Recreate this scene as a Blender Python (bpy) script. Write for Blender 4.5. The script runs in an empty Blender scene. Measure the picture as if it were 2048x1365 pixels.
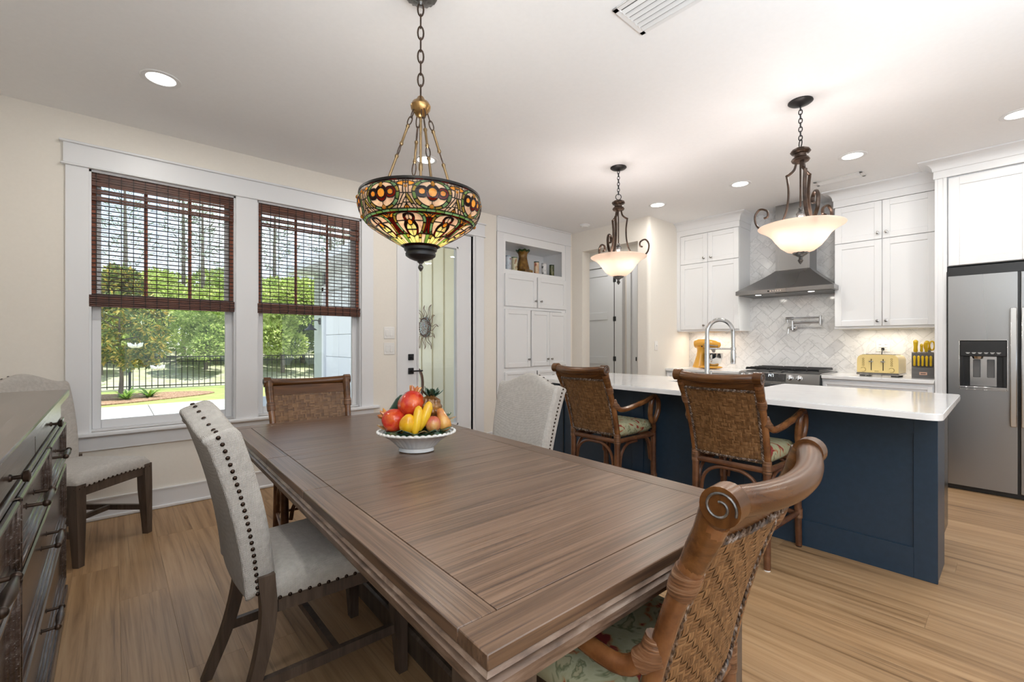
import bpy, bmesh, math, random
from mathutils import Vector, Matrix, noise
R = math.radians
sin, cos, pi = math.sin, math.cos, math.pi
random.seed(7)
SC = bpy.context.scene
COL = SC.collection

# ------------------------------------------------------------------ camera
cam = bpy.data.cameras.new('camera')
co = bpy.data.objects.new('camera', cam)
COL.objects.link(co)
co.location = (0, 0, 1.209)
co.rotation_euler = (R(90), 0, R(48.384 - 90))
cam.sensor_width = 36
cam.lens = 36 * 899 / 2048
cam.shift_y = 3.5 / 2048
cam.clip_start = 0.02
cam.clip_end = 400
SC.camera = co

# ------------------------------------------------------------------ world, sun, lamps, exposure
SC.view_settings.view_transform = 'Standard'
SC.view_settings.look = 'None'
SC.view_settings.gamma = 1
SC.view_settings.use_curve_mapping = False
SC.view_settings.exposure = 0.10
SC.cycles.use_denoising = True
SC.cycles.max_bounces = 10
SC.cycles.diffuse_bounces = 5
SC.cycles.glossy_bounces = 5
SC.cycles.transparent_max_bounces = 24
SC.cycles.sample_clamp_indirect = 6.0
SC.cycles.caustics_reflective = False
SC.cycles.caustics_refractive = False

W = bpy.data.worlds.new('sky')
SC.world = W
W.use_nodes = True
wn = W.node_tree
wn.nodes.clear()
wo = wn.nodes.new('ShaderNodeOutputWorld')
wb = wn.nodes.new('ShaderNodeBackground')
tc = wn.nodes.new('ShaderNodeTexCoord')
sx = wn.nodes.new('ShaderNodeSeparateXYZ')
r1 = wn.nodes.new('ShaderNodeValToRGB')
nz = wn.nodes.new('ShaderNodeTexNoise')
r2 = wn.nodes.new('ShaderNodeValToRGB')
mx = wn.nodes.new('ShaderNodeMix')
mx.data_type = 'RGBA'
wn.links.new(tc.outputs['Generated'], sx.inputs[0])
wn.links.new(sx.outputs['Z'], r1.inputs[0])
r1.color_ramp.elements[0].color = (0.75, 0.85, 0.95, 1)
r1.color_ramp.elements[1].color = (0.22, 0.42, 0.80, 1)
r1.color_ramp.elements[1].position = 0.8
wn.links.new(tc.outputs['Generated'], nz.inputs['Vector'])
nz.inputs['Scale'].default_value = 3.0
nz.inputs['Detail'].default_value = 6
wn.links.new(nz.outputs[0], r2.inputs[0])
r2.color_ramp.elements[0].position = 0.42
r2.color_ramp.elements[1].position = 0.62
wn.links.new(r2.outputs[0], mx.inputs[0])
wn.links.new(r1.outputs[0], mx.inputs[6])
mx.inputs[7].default_value = (1, 1, 1, 1)
wn.links.new(mx.outputs[2], wb.inputs[0])
wb.inputs[1].default_value = 1.7
wn.links.new(wb.outputs[0], wo.inputs[0])


def lamp(name, kind, loc, energy, color=(1, 1, 1), size=1.0, size_y=None, rot=(0, 0, 0), **kw):
    l = bpy.data.lights.new(name, kind)
    l.energy = energy
    l.color = color
    if kind == 'AREA':
        l.size = size
        if size_y:
            l.shape = 'RECTANGLE'
            l.size_y = size_y
        else:
            l.shape = 'DISK'
    elif kind == 'SUN':
        l.angle = R(1.0)
    else:
        l.shadow_soft_size = size
    for k, v in kw.items():
        setattr(l, k, v)
    o = bpy.data.objects.new(name, l)
    o.location = loc
    o.rotation_euler = rot
    COL.objects.link(o)
    return o


sun = lamp('sun', 'SUN', (0, 0, 12), 7.5, (1.0, 0.96, 0.88))
sun.rotation_euler = Vector((0.30, -0.10, 0.95)).to_track_quat('Z', 'Y').to_euler()
# added unseen fill lights behind the camera, two aimed at the ceiling, one forward
lamp('room_fill', 'AREA', (-.3, -2.2, 1.2), 110, (0.82, 0.92, 1), 3.4, 2.6, (R(180), 0, 0))
lamp('room_fill', 'AREA', (.8, -1.0, 1.45), 92, (0.82, 0.92, 1), 3.2, 1.6, (R(180), 0, 0))
lamp('room_fill', 'AREA', (-1.6, -1.4, 1.9), 28, (0.92, 0.965, 1), 1.6, 1.6, (R(62), 0, R(-50)))
CAN_W = 6.5
CANS = [(0.21, 3.305), (1.962, 3.294), (4.525, 2.66), (4.525, 1.78), (4.534, 0.901), (4.541, -0.009)]

# ------------------------------------------------------------------ mesh helpers
OFF = {}


class MB:
    """collects geometry for ONE mesh object"""

    def __init__(self, m=None):
        self.v, self.f, self.m, self.mi, self.cur = [], [], m, [], 0

    def add(self, vs, fs):
        n = len(self.v)
        if self.m is not None:
            vs = [self.m @ Vector(p) for p in vs]
        self.v.extend([tuple(p) for p in vs])
        for f in fs:
            self.f.append([i + n for i in f])
            self.mi.append(self.cur)
        return self

    def box(self, x0, x1, y0, y1, z0, z1, b=0.0):
        if x0 > x1: x0, x1 = x1, x0
        if y0 > y1: y0, y1 = y1, y0
        if z0 > z1: z0, z1 = z1, z0
        if b <= 0:
            vs = [(x, y, z) for x in (x0, x1) for y in (y0, y1) for z in (z0, z1)]
            return self.add(vs, [(0, 1, 3, 2), (4, 6, 7, 5), (0, 4, 5, 1), (2, 3, 7, 6), (0, 2, 6, 4), (1, 5, 7, 3)])
        b = min(b, (x1 - x0) * .49, (y1 - y0) * .49, (z1 - z0) * .49)
        vs, ix = [], {}
        for i, x in enumerate((x0, x1)):
            for j, y in enumerate((y0, y1)):
                for k, z in enumerate((z0, z1)):
                    dx, dy, dz = b * (1 - 2 * i), b * (1 - 2 * j), b * (1 - 2 * k)
                    for a, p in enumerate(((x, y + dy, z + dz), (x + dx, y, z + dz), (x + dx, y + dy, z))):
                        ix[i, j, k, a] = len(vs)
                        vs.append(p)
        fs = []
        I = ix
        for s in (0, 1):
            fs.append([I[s, 0, 0, 0], I[s, 1, 0, 0], I[s, 1, 1, 0], I[s, 0, 1, 0]][::(1 if s else -1)])
            fs.append([I[0, s, 0, 1], I[0, s, 1, 1], I[1, s, 1, 1], I[1, s, 0, 1]][::(1 if s else -1)])
            fs.append([I[0, 0, s, 2], I[1, 0, s, 2], I[1, 1, s, 2], I[0, 1, s, 2]][::(1 if s else -1)])
        for p in (0, 1):
            for q in (0, 1):
                fs.append([I[p, q, 0, 0], I[p, q, 1, 0], I[p, q, 1, 1], I[p, q, 0, 1]])
                fs.append([I[p, 0, q, 0], I[p, 1, q, 0], I[p, 1, q, 2], I[p, 0, q, 2]])
                fs.append([I[0, p, q, 1], I[1, p, q, 1], I[1, p, q, 2], I[0, p, q, 2]])
                for t in (0, 1):
                    fs.append([I[p, q, t, 0], I[p, q, t, 1], I[p, q, t, 2]])
        return self.add(vs, fs)

    def tube(self, pts, r, n=8, closed=False, cap=True, flat=1.0, up=None):
        pts = [Vector(p) for p in pts]
        N = len(pts)
        rr = r if isinstance(r, (list, tuple)) else [r] * N
        T = []
        for i in range(N):
            if closed:
                t = pts[(i + 1) % N] - pts[i - 1]
            else:
                t = pts[min(i + 1, N - 1)] - pts[max(i - 1, 0)]
            T.append(t.normalized() if t.length > 1e-9 else Vector((0, 0, 1)))
        u = Vector(up) if up else (Vector((0, 0, 1)) if abs(T[0].z) < .9 else Vector((1, 0, 0)))
        a = (u - T[0] * u.dot(T[0])).normalized()
        vs = []
        for i in range(N):
            a = a - T[i] * a.dot(T[i])
            a = a.normalized() if a.length > 1e-6 else T[i].orthogonal().normalized()
            b = T[i].cross(a)
            for k in range(n):
                w = 2 * pi * k / n
                vs.append(pts[i] + a * (cos(w) * rr[i]) + b * (sin(w) * rr[i] * flat))
        fs = []
        for i in range(N if closed else N - 1):
            j = (i + 1) % N
            for k in range(n):
                l = (k + 1) % n
                fs.append((i * n + k, i * n + l, j * n + l, j * n + k))
        if cap and not closed:
            fs.append(list(range(n))[::-1])
            fs.append([(N - 1) * n + k for k in range(n)])
        return self.add(vs, fs)

    def lathe(self, prof, n=24, c=(0, 0, 0), fn=None, cap=True):
        vs, N = [], len(prof)
        for i, (r, z) in enumerate(prof):
            for k in range(n):
                w = 2 * pi * k / n
                q = r if fn is None else fn(r, w, i)
                dz = 0
                if isinstance(q, tuple): q, dz = q
                vs.append((c[0] + q * cos(w), c[1] + q * sin(w), c[2] + z + dz))
        fs = []
        for i in range(N - 1):
            for k in range(n):
                l = (k + 1) % n
                fs.append((i * n + k, i * n + l, (i + 1) * n + l, (i + 1) * n + k))
        if cap:
            fs.append(list(range(n))[::-1])
            fs.append([(N - 1) * n + k for k in range(n)])
        return self.add(vs, fs)

    def prism(self, poly, a0, a1, axis='z'):
        n = len(poly)

        def P(p, a):
            return {'z': (p[0], p[1], a), 'x': (a, p[0], p[1]), 'y': (p[0], a, p[1])}[axis]
        vs = [P(p, a0) for p in poly] + [P(p, a1) for p in poly]
        fs = [list(range(n))[::-1], [n + i for i in range(n)]]
        fs += [(i, (i + 1) % n, n + (i + 1) % n, n + i) for i in range(n)]
        return self.add(vs, fs)

    def ball(self, c, r, n=16, m=10, fn=None):
        if not isinstance(r, (tuple, list)): r = (r, r, r)
        vs = []
        for i in range(m + 1):
            t = pi * i / m
            for k in range(n):
                w = 2 * pi * k / n
                d = Vector((sin(t) * cos(w), sin(t) * sin(w), -cos(t)))
                s = fn(d) if fn else 1
                vs.append((c[0] + d.x * r[0] * s, c[1] + d.y * r[1] * s, c[2] + d.z * r[2] * s))
        fs = [(i * n + k, i * n + (k + 1) % n, (i + 1) * n + (k + 1) % n, (i + 1) * n + k) for i in range(m) for k in range(n)]
        return self.add(vs, fs)

    def grid(self, fn, nu, nv, cu=False, flip=False):
        vs = [fn(i / (nu if cu else nu), j / nv) for i in range(nu + (0 if cu else 1)) for j in range(nv + 1)]
        w = nv + 1
        L = nu if cu else nu + 1
        fs = []
        for i in range(nu):
            k = (i + 1) % L
            for j in range(nv):
                f = (i * w + j, k * w + j, k * w + j + 1, i * w + j + 1)
                fs.append(f[::-1] if flip else f)
        return self.add(vs, fs)

    def slab(self, fn, nu, nv, th):
        """closed shell: fn(u,v)->(point,normal); th thickness behind the surface"""
        A, B = [], []
        for i in range(nu + 1):
            for j in range(nv + 1):
                p, q = fn(i / nu, j / nv)
                p, q = Vector(p), Vector(q)
                A.append(p)
                B.append(p - q.normalized() * th)
        w = nv + 1
        M = len(A)
        fs = []
        for i in range(nu):
            for j in range(nv):
                f = (i * w + j, (i + 1) * w + j, (i + 1) * w + j + 1, i * w + j + 1)
                fs.append(f)
                fs.append(tuple(M + x for x in f[::-1]))
        for i in range(nu):
            for j in (0, nv):
                a, b = i * w + j, (i + 1) * w + j
                fs.append((a, b, M + b, M + a))
        for j in range(nv):
            for i in (0, nu):
                a, b = i * w + j, i * w + j + 1
                fs.append((a, b, M + b, M + a))
        return self.add(A + B, fs)

    def mesh(self, name, mats, smooth=38):
        me = bpy.data.meshes.new(name)
        me.from_pydata(self.v, [], self.f)
        bm = bmesh.new()
        bm.from_mesh(me)
        bmesh.ops.remove_doubles(bm, verts=bm.verts, dist=1e-6)
        bmesh.ops.recalc_face_normals(bm, faces=bm.faces)
        bm.to_mesh(me)
        bm.free()
        if not isinstance(mats, (list, tuple)): mats = [mats]
        for m in mats: me.materials.append(m)
        if len(mats) > 1 and len(me.polygons) == len(self.mi):
            me.polygons.foreach_set('material_index', self.mi)
        if smooth:
            me.shade_smooth()
            me.set_sharp_from_angle(angle=R(smooth))
        return me

    def ob(self, name, mats, parent=None, smooth=38, label=None, cat=None, group=None, kind=None):
        if parent is not None:
            o = OFF[parent.name]
            if o.length > 0:
                self.v = [(p[0] - o.x, p[1] - o.y, p[2] - o.z) for p in self.v]
        return put(name, self.mesh(name, mats, smooth), parent, label, cat, group, kind)


def soften(me, off, seg=3, ang=45):
    """round the sharp edges of a padded mesh"""
    bm = bmesh.new()
    bm.from_mesh(me)
    ed = [e for e in bm.edges if len(e.link_faces) == 2 and e.calc_face_angle(0) > R(ang)]
    bmesh.ops.bevel(bm, geom=ed, offset=off, segments=seg, affect='EDGES', profile=.5, clamp_overlap=True)
    bm.to_mesh(me)
    bm.free()
    me.shade_smooth()
    me.set_sharp_from_angle(angle=R(70))


def put(name, me, parent=None, label=None, cat=None, group=None, kind=None, loc=None, rot=None):
    o = bpy.data.objects.new(name, me)
    COL.objects.link(o)
    if parent is not None:
        o.parent = parent
        OFF[o.name] = OFF[parent.name].copy()
    else:
        OFF[o.name] = Vector((0, 0, 0))
    if loc: o.location = loc
    if rot: o.rotation_euler = rot
    tag(o, label, cat, group, kind)
    return o


def tag(o, label=None, cat=None, group=None, kind=None):
    if label: o['label'] = label
    if cat: o['category'] = cat
    if group: o['group'] = group
    if kind: o['kind'] = kind
    return o


def E(name, loc, label=None, cat=None, group=None, kind=None, local=False, rz=0):
    """an Empty at the thing's base; children are modelled in world coordinates unless local"""
    o = bpy.data.objects.new(name, None)
    o.empty_display_size = 0.05
    COL.objects.link(o)
    o.location = loc
    o.rotation_euler = (0, 0, rz)
    OFF[o.name] = Vector((0, 0, 0)) if local else Vector(loc)
    tag(o, label, cat, group, kind)
    return o


def dup(o, loc=None, rz=None, label=None, parent=None, group=None):
    c = o.copy()
    COL.objects.link(c)
    OFF[c.name] = OFF[o.name].copy()
    if parent is not None: c.parent = parent
    if loc is not None: c.location = loc
    if rz is not None: c.rotation_euler = (0, 0, rz)
    tag(c, label, None, group)
    for ch in list(o.children): dup(ch, parent=c)
    return c


def arc(c, r, a0, a1, n, plane='xz', ry=None):
    ry = ry or r
    out = []
    for i in range(n + 1):
        w = a0 + (a1 - a0) * i / n
        p, q = r * cos(w), ry * sin(w)
        out.append({'xz': (c[0] + p, c[1], c[2] + q), 'yz': (c[0], c[1] + p, c[2] + q), 'xy': (c[0] + p, c[1] + q, c[2])}[plane])
    return out


def bez(ps, n=16):
    """Catmull-Rom through the points"""
    P = [Vector(p) for p in ps]
    P = [P[0] * 2 - P[1]] + P + [P[-1] * 2 - P[-2]]
    out = []
    for i in range(1, len(P) - 2):
        for k in range(n):
            t = k / n
            a, b, c, d = P[i - 1:i + 3]
            out.append(.5 * ((2 * b) + (c - a) * t + (2 * a - 5 * b + 4 * c - d) * t * t + (3 * b - a - 3 * c + d) * t ** 3))
    out.append(P[-2])
    return out


# ------------------------------------------------------------------ materials
def mat(name, col, rough=.5, metal=0.0, **kw):
    m = bpy.data.materials.new(name)
    m.use_nodes = True
    b = m.node_tree.nodes['Principled BSDF']
    b.inputs['Base Color'].default_value = (*col, 1)
    b.inputs['Roughness'].default_value = rough
    b.inputs['Metallic'].default_value = metal
    for k, v in kw.items():
        b.inputs[k.replace('_', ' ')].default_value = v
    return m


def N(m, t, **inp):
    n = m.node_tree.nodes.new('ShaderNode' + t)
    for k, v in inp.items():
        if k in n.inputs: n.inputs[k].default_value = v
        else: setattr(n, k, v)
    return n


def L(m, a, ao, b, bi):
    m.node_tree.links.new(a.outputs[ao], b.inputs[bi])


def ramp(m, stops, interp='LINEAR'):
    n = N(m, 'ValToRGB')
    cr = n.color_ramp
    cr.interpolation = interp
    while len(cr.elements) < len(stops): cr.elements.new(.5)
    for e, (p, c) in zip(cr.elements, stops):
        e.position = p
        e.color = (*c, 1)
    return n


def coords(m, scale=(1, 1, 1), rnd=0.0, src='Object', rot=(0, 0, 0)):
    t = N(m, 'TexCoord')
    mp = N(m, 'Mapping')
    mp.inputs['Scale'].default_value = scale
    mp.inputs['Rotation'].default_value = rot
    if src == 'World':
        g = N(m, 'NewGeometry')
        L(m, g, 'Position', mp, 'Vector')
    else:
        L(m, t, src, mp, 'Vector')
    if rnd:
        o = N(m, 'ObjectInfo')
        mu = N(m, 'Math', operation='MULTIPLY')
        mu.inputs[1].default_value = rnd
        L(m, o, 'Random', mu, 0)
        L(m, mu, 0, mp, 'Location')
    return mp


def bump(m, src, out, strength=.2, dist=.01):
    b = N(m, 'Bump')
    b.inputs['Strength'].default_value = strength
    b.inputs['Distance'].default_value = dist
    L(m, src, out, b, 'Height')
    L(m, b, 0, m.node_tree.nodes['Principled BSDF'], 'Normal')
    return b


def wood(name, stops, scale, rough=.45, rnd=0.0, src='Object', dist=1.2, bstr=.15, fine=None, tone=0.0, rot=(0, 0, 0), detail=7):
    """grain: noise stretched along one axis, plus fine pores"""
    m = mat(name, stops[0][1], rough)
    P = m.node_tree.nodes['Principled BSDF']
    mp = coords(m, scale, rnd, src, rot)
    n1 = N(m, 'TexNoise', Scale=1.0, Detail=detail, Roughness=.62, Distortion=dist)
    L(m, mp, 0, n1, 'Vector')
    rp = ramp(m, stops)
    L(m, n1, 0, rp, 0)
    last, lo = rp, 0
    mp2 = coords(m, tuple(s * (6 if s == max(scale) else (6 if s > min(scale) else 2)) for s in scale), rnd, src, rot)
    n2 = N(m, 'TexNoise', Scale=1.0, Detail=3, Roughness=.6)
    L(m, mp2, 0, n2, 'Vector')
    if fine:
        r2 = ramp(m, [(fine[0], (0, 0, 0)), (fine[1], (1, 1, 1))])
        L(m, n2, 0, r2, 0)
        mixn = N(m, 'Mix', data_type='RGBA')
        L(m, r2, 0, mixn, 0)
        L(m, rp, 0, mixn, 6)
        mixn.inputs[7].default_value = (*fine[2], 1)
        last, lo = mixn, 2
    if tone:
        o = N(m, 'ObjectInfo')
        mr = N(m, 'MapRange')
        mr.inputs[3].default_value = 1 - tone
        mr.inputs[4].default_value = 1 + tone
        L(m, o, 'Random', mr, 0)
        h = N(m, 'HueSaturation')
        L(m, mr, 0, h, 'Value')
        L(m, last, lo, h, 'Color')
        last, lo = h, 0
    L(m, last, lo, P, 'Base Color')
    bump(m, n2, 0, bstr, .002)
    return m


def noisy(name, stops, scale=8, rough=.5, metal=0.0, bstr=0, src='Object', detail=5, rnd=0, bd=.004, **kw):
    m = mat(name, stops[0][1], rough, metal, **kw)
    mp = coords(m, (scale,) * 3 if not isinstance(scale, tuple) else scale, rnd, src)
    n1 = N(m, 'TexNoise', Scale=1.0, Detail=detail, Roughness=.6)
    L(m, mp, 0, n1, 'Vector')
    rp = ramp(m, stops)
    L(m, n1, 0, rp, 0)
    L(m, rp, 0, m.node_tree.nodes['Principled BSDF'], 'Base Color')
    if bstr: bump(m, n1, 0, bstr, bd)
    return m


def emis(name, col, s):
    m = mat(name, col, .6)
    b = m.node_tree.nodes['Principled BSDF']
    b.inputs['Emission Color'].default_value = (*col, 1)
    b.inputs['Emission Strength'].default_value = s
    return m


def glassy(name, tint=(1, 1, 1), refl=.08):
    """architectural pane: mostly straight-through, mirror-like at grazing angles"""
    m = bpy.data.materials.new(name)
    m.use_nodes = True
    nt = m.node_tree
    nt.nodes.clear()
    o = nt.nodes.new('ShaderNodeOutputMaterial')
    t = nt.nodes.new('ShaderNodeBsdfTransparent')
    g = nt.nodes.new('ShaderNodeBsdfGlossy')
    x = nt.nodes.new('ShaderNodeMixShader')
    f = nt.nodes.new('ShaderNodeFresnel')
    f.inputs[0].default_value = 1.35
    t.inputs[0].default_value = (*tint, 1)
    g.inputs['Roughness'].default_value = .0
    nt.links.new(f.outputs[0], x.inputs[0])
    nt.links.new(t.outputs[0], x.inputs[1])
    nt.links.new(g.outputs[0], x.inputs[2])
    nt.links.new(x.outputs[0], o.inputs[0])
    return m


def weave(m, scale, strength=.6, dist=.002, cross=True):
    """fine cloth relief from two crossed waves"""
    mp = coords(m, (scale,) * 3)
    a = N(m, 'TexWave', bands_direction='X')
    b = N(m, 'TexWave', bands_direction='Z')
    c = N(m, 'TexWave', bands_direction='Y')
    for w in (a, b, c):
        w.inputs['Scale'].default_value = 1
        w.inputs['Distortion'].default_value = 1.5
        w.inputs['Detail'].default_value = 1
        L(m, mp, 0, w, 'Vector')
    s = N(m, 'Math', operation='ADD')
    t = N(m, 'Math', operation='ADD')
    L(m, a, 1, s, 0)
    L(m, b, 1, s, 1)
    L(m, s, 0, t, 0)
    L(m, c, 1, t, 1)
    bump(m, t, 0, strength, dist)
    return m


M = {}
M['wall'] = noisy('cream_paint', [(.3, (.80, .755, .685)), (.7, (.82, .775, .705))], 60, .85, bstr=.05, src='World')
M['ceil'] = noisy('ceiling_paint', [(.3, (.87, .87, .875)), (.7, (.89, .89, .895))], 40, .9, bstr=.04, src='World')
M['trim'] = mat('trim_paint', (.76, .765, .78), .38)
M['cab'] = mat('cabinet_paint', (.80, .805, .815), .36)
M['floor'] = wood('plank_oak', [(.26, (.085, .042, .018)), (.37, (.26, .150, .070)), (.50, (.37, .225, .113)), (.72, (.46, .305, .168))],
                  (21, .8, 5), .42, rnd=37, fine=(.56, .78, (.20, .12, .064)), tone=.07, bstr=.12, dist=.7)
M['floor'].node_tree.nodes['Principled BSDF'].inputs['Specular IOR Level'].default_value = .4
M['gap'] = mat('floor_gap', (.17, .11, .062), .8)
TW = [(.26, (.050, .026, .015)), (.43, (.115, .066, .039)), (.58, (.168, .100, .062)), (.8, (.235, .152, .10))]
M['tabX'] = wood('table_wood_cross', TW, (1.0, 42, 10), .29, rnd=11, fine=(.52, .66, (.065, .038, .026)), tone=.06, dist=1.1, bstr=.2)
M['tabY'] = wood('table_wood_long', TW, (42, 1.0, 10), .29, rnd=11, fine=(.52, .66, (.065, .038, .026)), tone=.06, dist=.8, bstr=.2)
M['tabE'] = wood('table_wood_edge', [(.3, (.055, .033, .022)), (.5, (.15, .094, .063)), (.68, (.25, .18, .135)), (.85, (.42, .36, .31))], (10, 10, 60), .42, dist=.5)
M['tabZ'] = wood('table_wood_base', [(.3, (.04, .027, .019)), (.5, (.085, .058, .041)), (.75, (.16, .12, .09))], (16, 16, 2), .5)
for k_ in ('tabX', 'tabY'): M[k_].node_tree.nodes['Principled BSDF'].inputs['Specular IOR Level'].default_value = .5
M['dress'] = wood('dresser_wood', [(.30, (.020, .012, .009)), (.5, (.062, .040, .031)), (.66, (.105, .077, .066)), (.85, (.30, .265, .25))], (30, 2.2, 40), .24, dist=.6, fine=(.60, .74, (.27, .245, .235)), bstr=.35)
for k_, v_ in (('Coat Weight', .15), ('Coat Roughness', .22), ('Specular IOR Level', .6)): M['dress'].node_tree.nodes['Principled BSDF'].inputs[k_].default_value = v_
M['dressV'] = wood('dresser_dark', [(.3, (.016, .009, .006)), (.6, (.045, .026, .018)), (.85, (.09, .06, .045))], (30, 30, 3), .35)
M['cleg'] = wood('chair_leg_wood', [(.3, (.040, .026, .019)), (.55, (.085, .058, .042)), (.8, (.14, .10, .075))], (24, 24, 2.5), .45)
M['linen'] = weave(noisy('linen', [(.3, (.47, .44, .405)), (.7, (.58, .545, .505))], 60, .95), 95, .55, .002)
M['linenS'] = M['linen']
M['nail'] = mat('nail_bronze', (.045, .028, .02), .30, .85)
M['rattan'] = noisy('rattan_pole', [(.28, (.042, .013, .005)), (.5, (.145, .054, .017)), (.75, (.26, .112, .038))], 9, .27, bstr=.1, Coat_Weight=.35)
M['rattanD'] = noisy('rattan_dark', [(.28, (.040, .014, .007)), (.5, (.115, .045, .02)), (.75, (.20, .09, .04))], 12, .30, bstr=.1)
M['crest'] = wood('crest_wood', [(.28, (.040, .013, .004)), (.5, (.112, .044, .012)), (.75, (.20, .084, .026))], (2, 16, 16), .27, dist=1.0)
M['bind'] = noisy('rattan_binding', [(.3, (.045, .02, .01)), (.55, (.17, .075, .033)), (.8, (.38, .26, .17))], (8, 8, 160), .32, bstr=.5)
M['braid'] = noisy('braid_trim', [(.40, (.030, .017, .011)), (.54, (.12, .07, .042)), (.70, (.42, .37, .33))], 70, .33, bstr=.3)
M['weave'] = m = mat('woven_cane', (.18, .09, .035), .38)
g_ = N(m, 'NewGeometry')
rp = ramp(m, [(0, (.11, .050, .018)), (.5, (.17, .083, .032)), (1, (.25, .132, .056))])
L(m, g_, 'Random Per Island', rp, 0)
L(m, rp, 0, m.node_tree.nodes['Principled BSDF'], 'Base Color')
n1 = N(m, 'TexNoise', Scale=160.0, Detail=2)
L(m, coords(m), 0, n1, 'Vector')
bump(m, n1, 0, .25, .002)
M['navy'] = noisy('navy_paint', [(.3, (.016, .034, .058)), (.7, (.020, .041, .069))], 30, .36)
M['quartz'] = noisy('quartz', [(.35, (.80, .80, .80)), (.55, (.84, .84, .84)), (.7, (.75, .74, .73))], 2.5, .09)
M['steel'] = None
M['chrome'] = mat('brushed_nickel', (.62, .62, .62), .18, 1)
M['nickel'] = mat('nickel_knob', (.42, .41, .40), .22, 1)
M['black'] = mat('black_plastic', (.012, .012, .013), .25)
M['blackM'] = mat('black_metal', (.016, .016, .018), .4, .3)
M['grey'] = mat('grey_plastic', (.10, .10, .10), .4)
M['iron'] = noisy('bronze_iron', [(.3, (.022, .014, .010)), (.6, (.07, .042, .028)), (.85, (.16, .10, .07))], 22, .34, .55)
M['ironS'] = noisy('antique_silver', [(.3, (.05, .048, .046)), (.6, (.19, .185, .18)), (.8, (.5, .49, .48))], 60, .3, .8)
M['brass'] = mat('antique_brass', (.36, .22, .09), .28, 1)
M['brassD'] = mat('dark_brass', (.26, .18, .095), .30, 1)
M['yellow'] = mat('yellow_enamel', (.72, .36, .045), .18, Coat_Weight=.4)
M['butter'] = mat('butter_enamel', (.80, .62, .27), .22, Coat_Weight=.4)
M['knife'] = mat('yellow_handle', (.72, .48, .01), .35)
M['white'] = mat('white_plastic', (.80, .79, .77), .35)
M['glass'] = glassy('window_glass', (.97, .985, .98))
M['can'] = emis('can_diffuser', (1, .985, .95), 5.0)
M['dark'] = mat('dark_void', (.02, .02, .02), .7)
M['slotw'] = mat('vent_white', (.78, .78, .78), .5)
m = mat('stainless', (.33, .33, .33), .24, 1.0)
mp = coords(m, (300, 2, 2), src='World')
n1 = N(m, 'TexNoise', Scale=1.0, Detail=2)
mp2 = coords(m, (1.2, 3.4, .25), src='World')
L(m, mp2, 0, n1, 'Vector')
mr = N(m, 'MapRange')
mr.inputs[3].default_value = .20
mr.inputs[4].default_value = .40
L(m, n1, 0, mr, 0)
L(m, mr, 0, m.node_tree.nodes['Principled BSDF'], 'Roughness')
M['steel'] = m
# white marble with grey veins, a different cut and tone on every tile
m = mat('marble', (.8, .8, .8), .13)
P = m.node_tree.nodes['Principled BSDF']
mp = coords(m, (3.2, 3.2, 3.2), 60, 'Object')
n1 = N(m, 'TexNoise', Scale=1.0, Detail=5, Roughness=.6, Distortion=2.0)
L(m, mp, 0, n1, 'Vector')
rp = ramp(m, [(.0, (.80, .80, .80)), (.44, (.80, .80, .805)), (.475, (.74, .74, .745)), (.495, (.63, .63, .635)), (.51, (.77, .77, .775)), (1, (.82, .82, .82))])
L(m, n1, 0, rp, 0)
o = N(m, 'ObjectInfo')
rt = ramp(m, [(0, (.80, .80, .81)), (.08, (.92, .92, .925)), (.4, (.97, .97, .97)), (1, (1, 1, .995))])
L(m, o, 'Random', rt, 0)
mm = N(m, 'Mix', data_type='RGBA', blend_type='MULTIPLY')
mm.inputs[0].default_value = 1
L(m, rp, 0, mm, 6)
L(m, rt, 0, mm, 7)
L(m, mm, 2, P, 'Base Color')
M['marble'] = m
M['grout'] = mat('grout', (.72, .72, .72), .8)
# floral cushion cloth
m = mat('floral_cloth', (.45, .47, .33), .9)
P = m.node_tree.nodes['Principled BSDF']
mp = coords(m, (1, 1, 1), 5)
n1 = N(m, 'TexNoise', Scale=9.0, Detail=3, Distortion=1.6)
L(m, mp, 0, n1, 'Vector')
rp = ramp(m, [(.0, (.17, .012, .012)), (.39, (.22, .022, .018)), (.415, (.40, .20, .085)), (.45, (.36, .35, .21)), (.55, (.41, .40, .26)), (.60, (.15, .17, .085)), (.64, (.40, .36, .22)), (1, (.46, .42, .27))])
L(m, n1, 0, rp, 0)
L(m, rp, 0, P, 'Base Color')
M['floral'] = m
print('part 1 ok')
# ------------------------------------------------------------------ room shell
YW, XK, CH = 4.175, 5.83, 2.742
XL = -0.72        # left wall behind the dresser


def holed(mb, axis, a0, a1, u0, u1, z0, z1, holes):
    """wall slab between a0..a1 on one axis, spanning u and z, minus rectangular holes"""
    us = sorted({u0, u1, *[min(max(h[0], u0), u1) for h in holes], *[min(max(h[1], u0), u1) for h in holes]})
    for p, q in zip(us, us[1:]):
        zs = [(h[2], h[3]) for h in holes if h[0] < (p + q) / 2 < h[1]]
        zs.sort()
        z = z0
        for s, t in zs + [(z1, z1)]:
            if s > z + 1e-6:
                if axis == 'y': mb.box(p, q, a0, a1, z, s)
                else: mb.box(a0, a1, p, q, z, s)
            z = max(z, t)
    return mb


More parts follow.
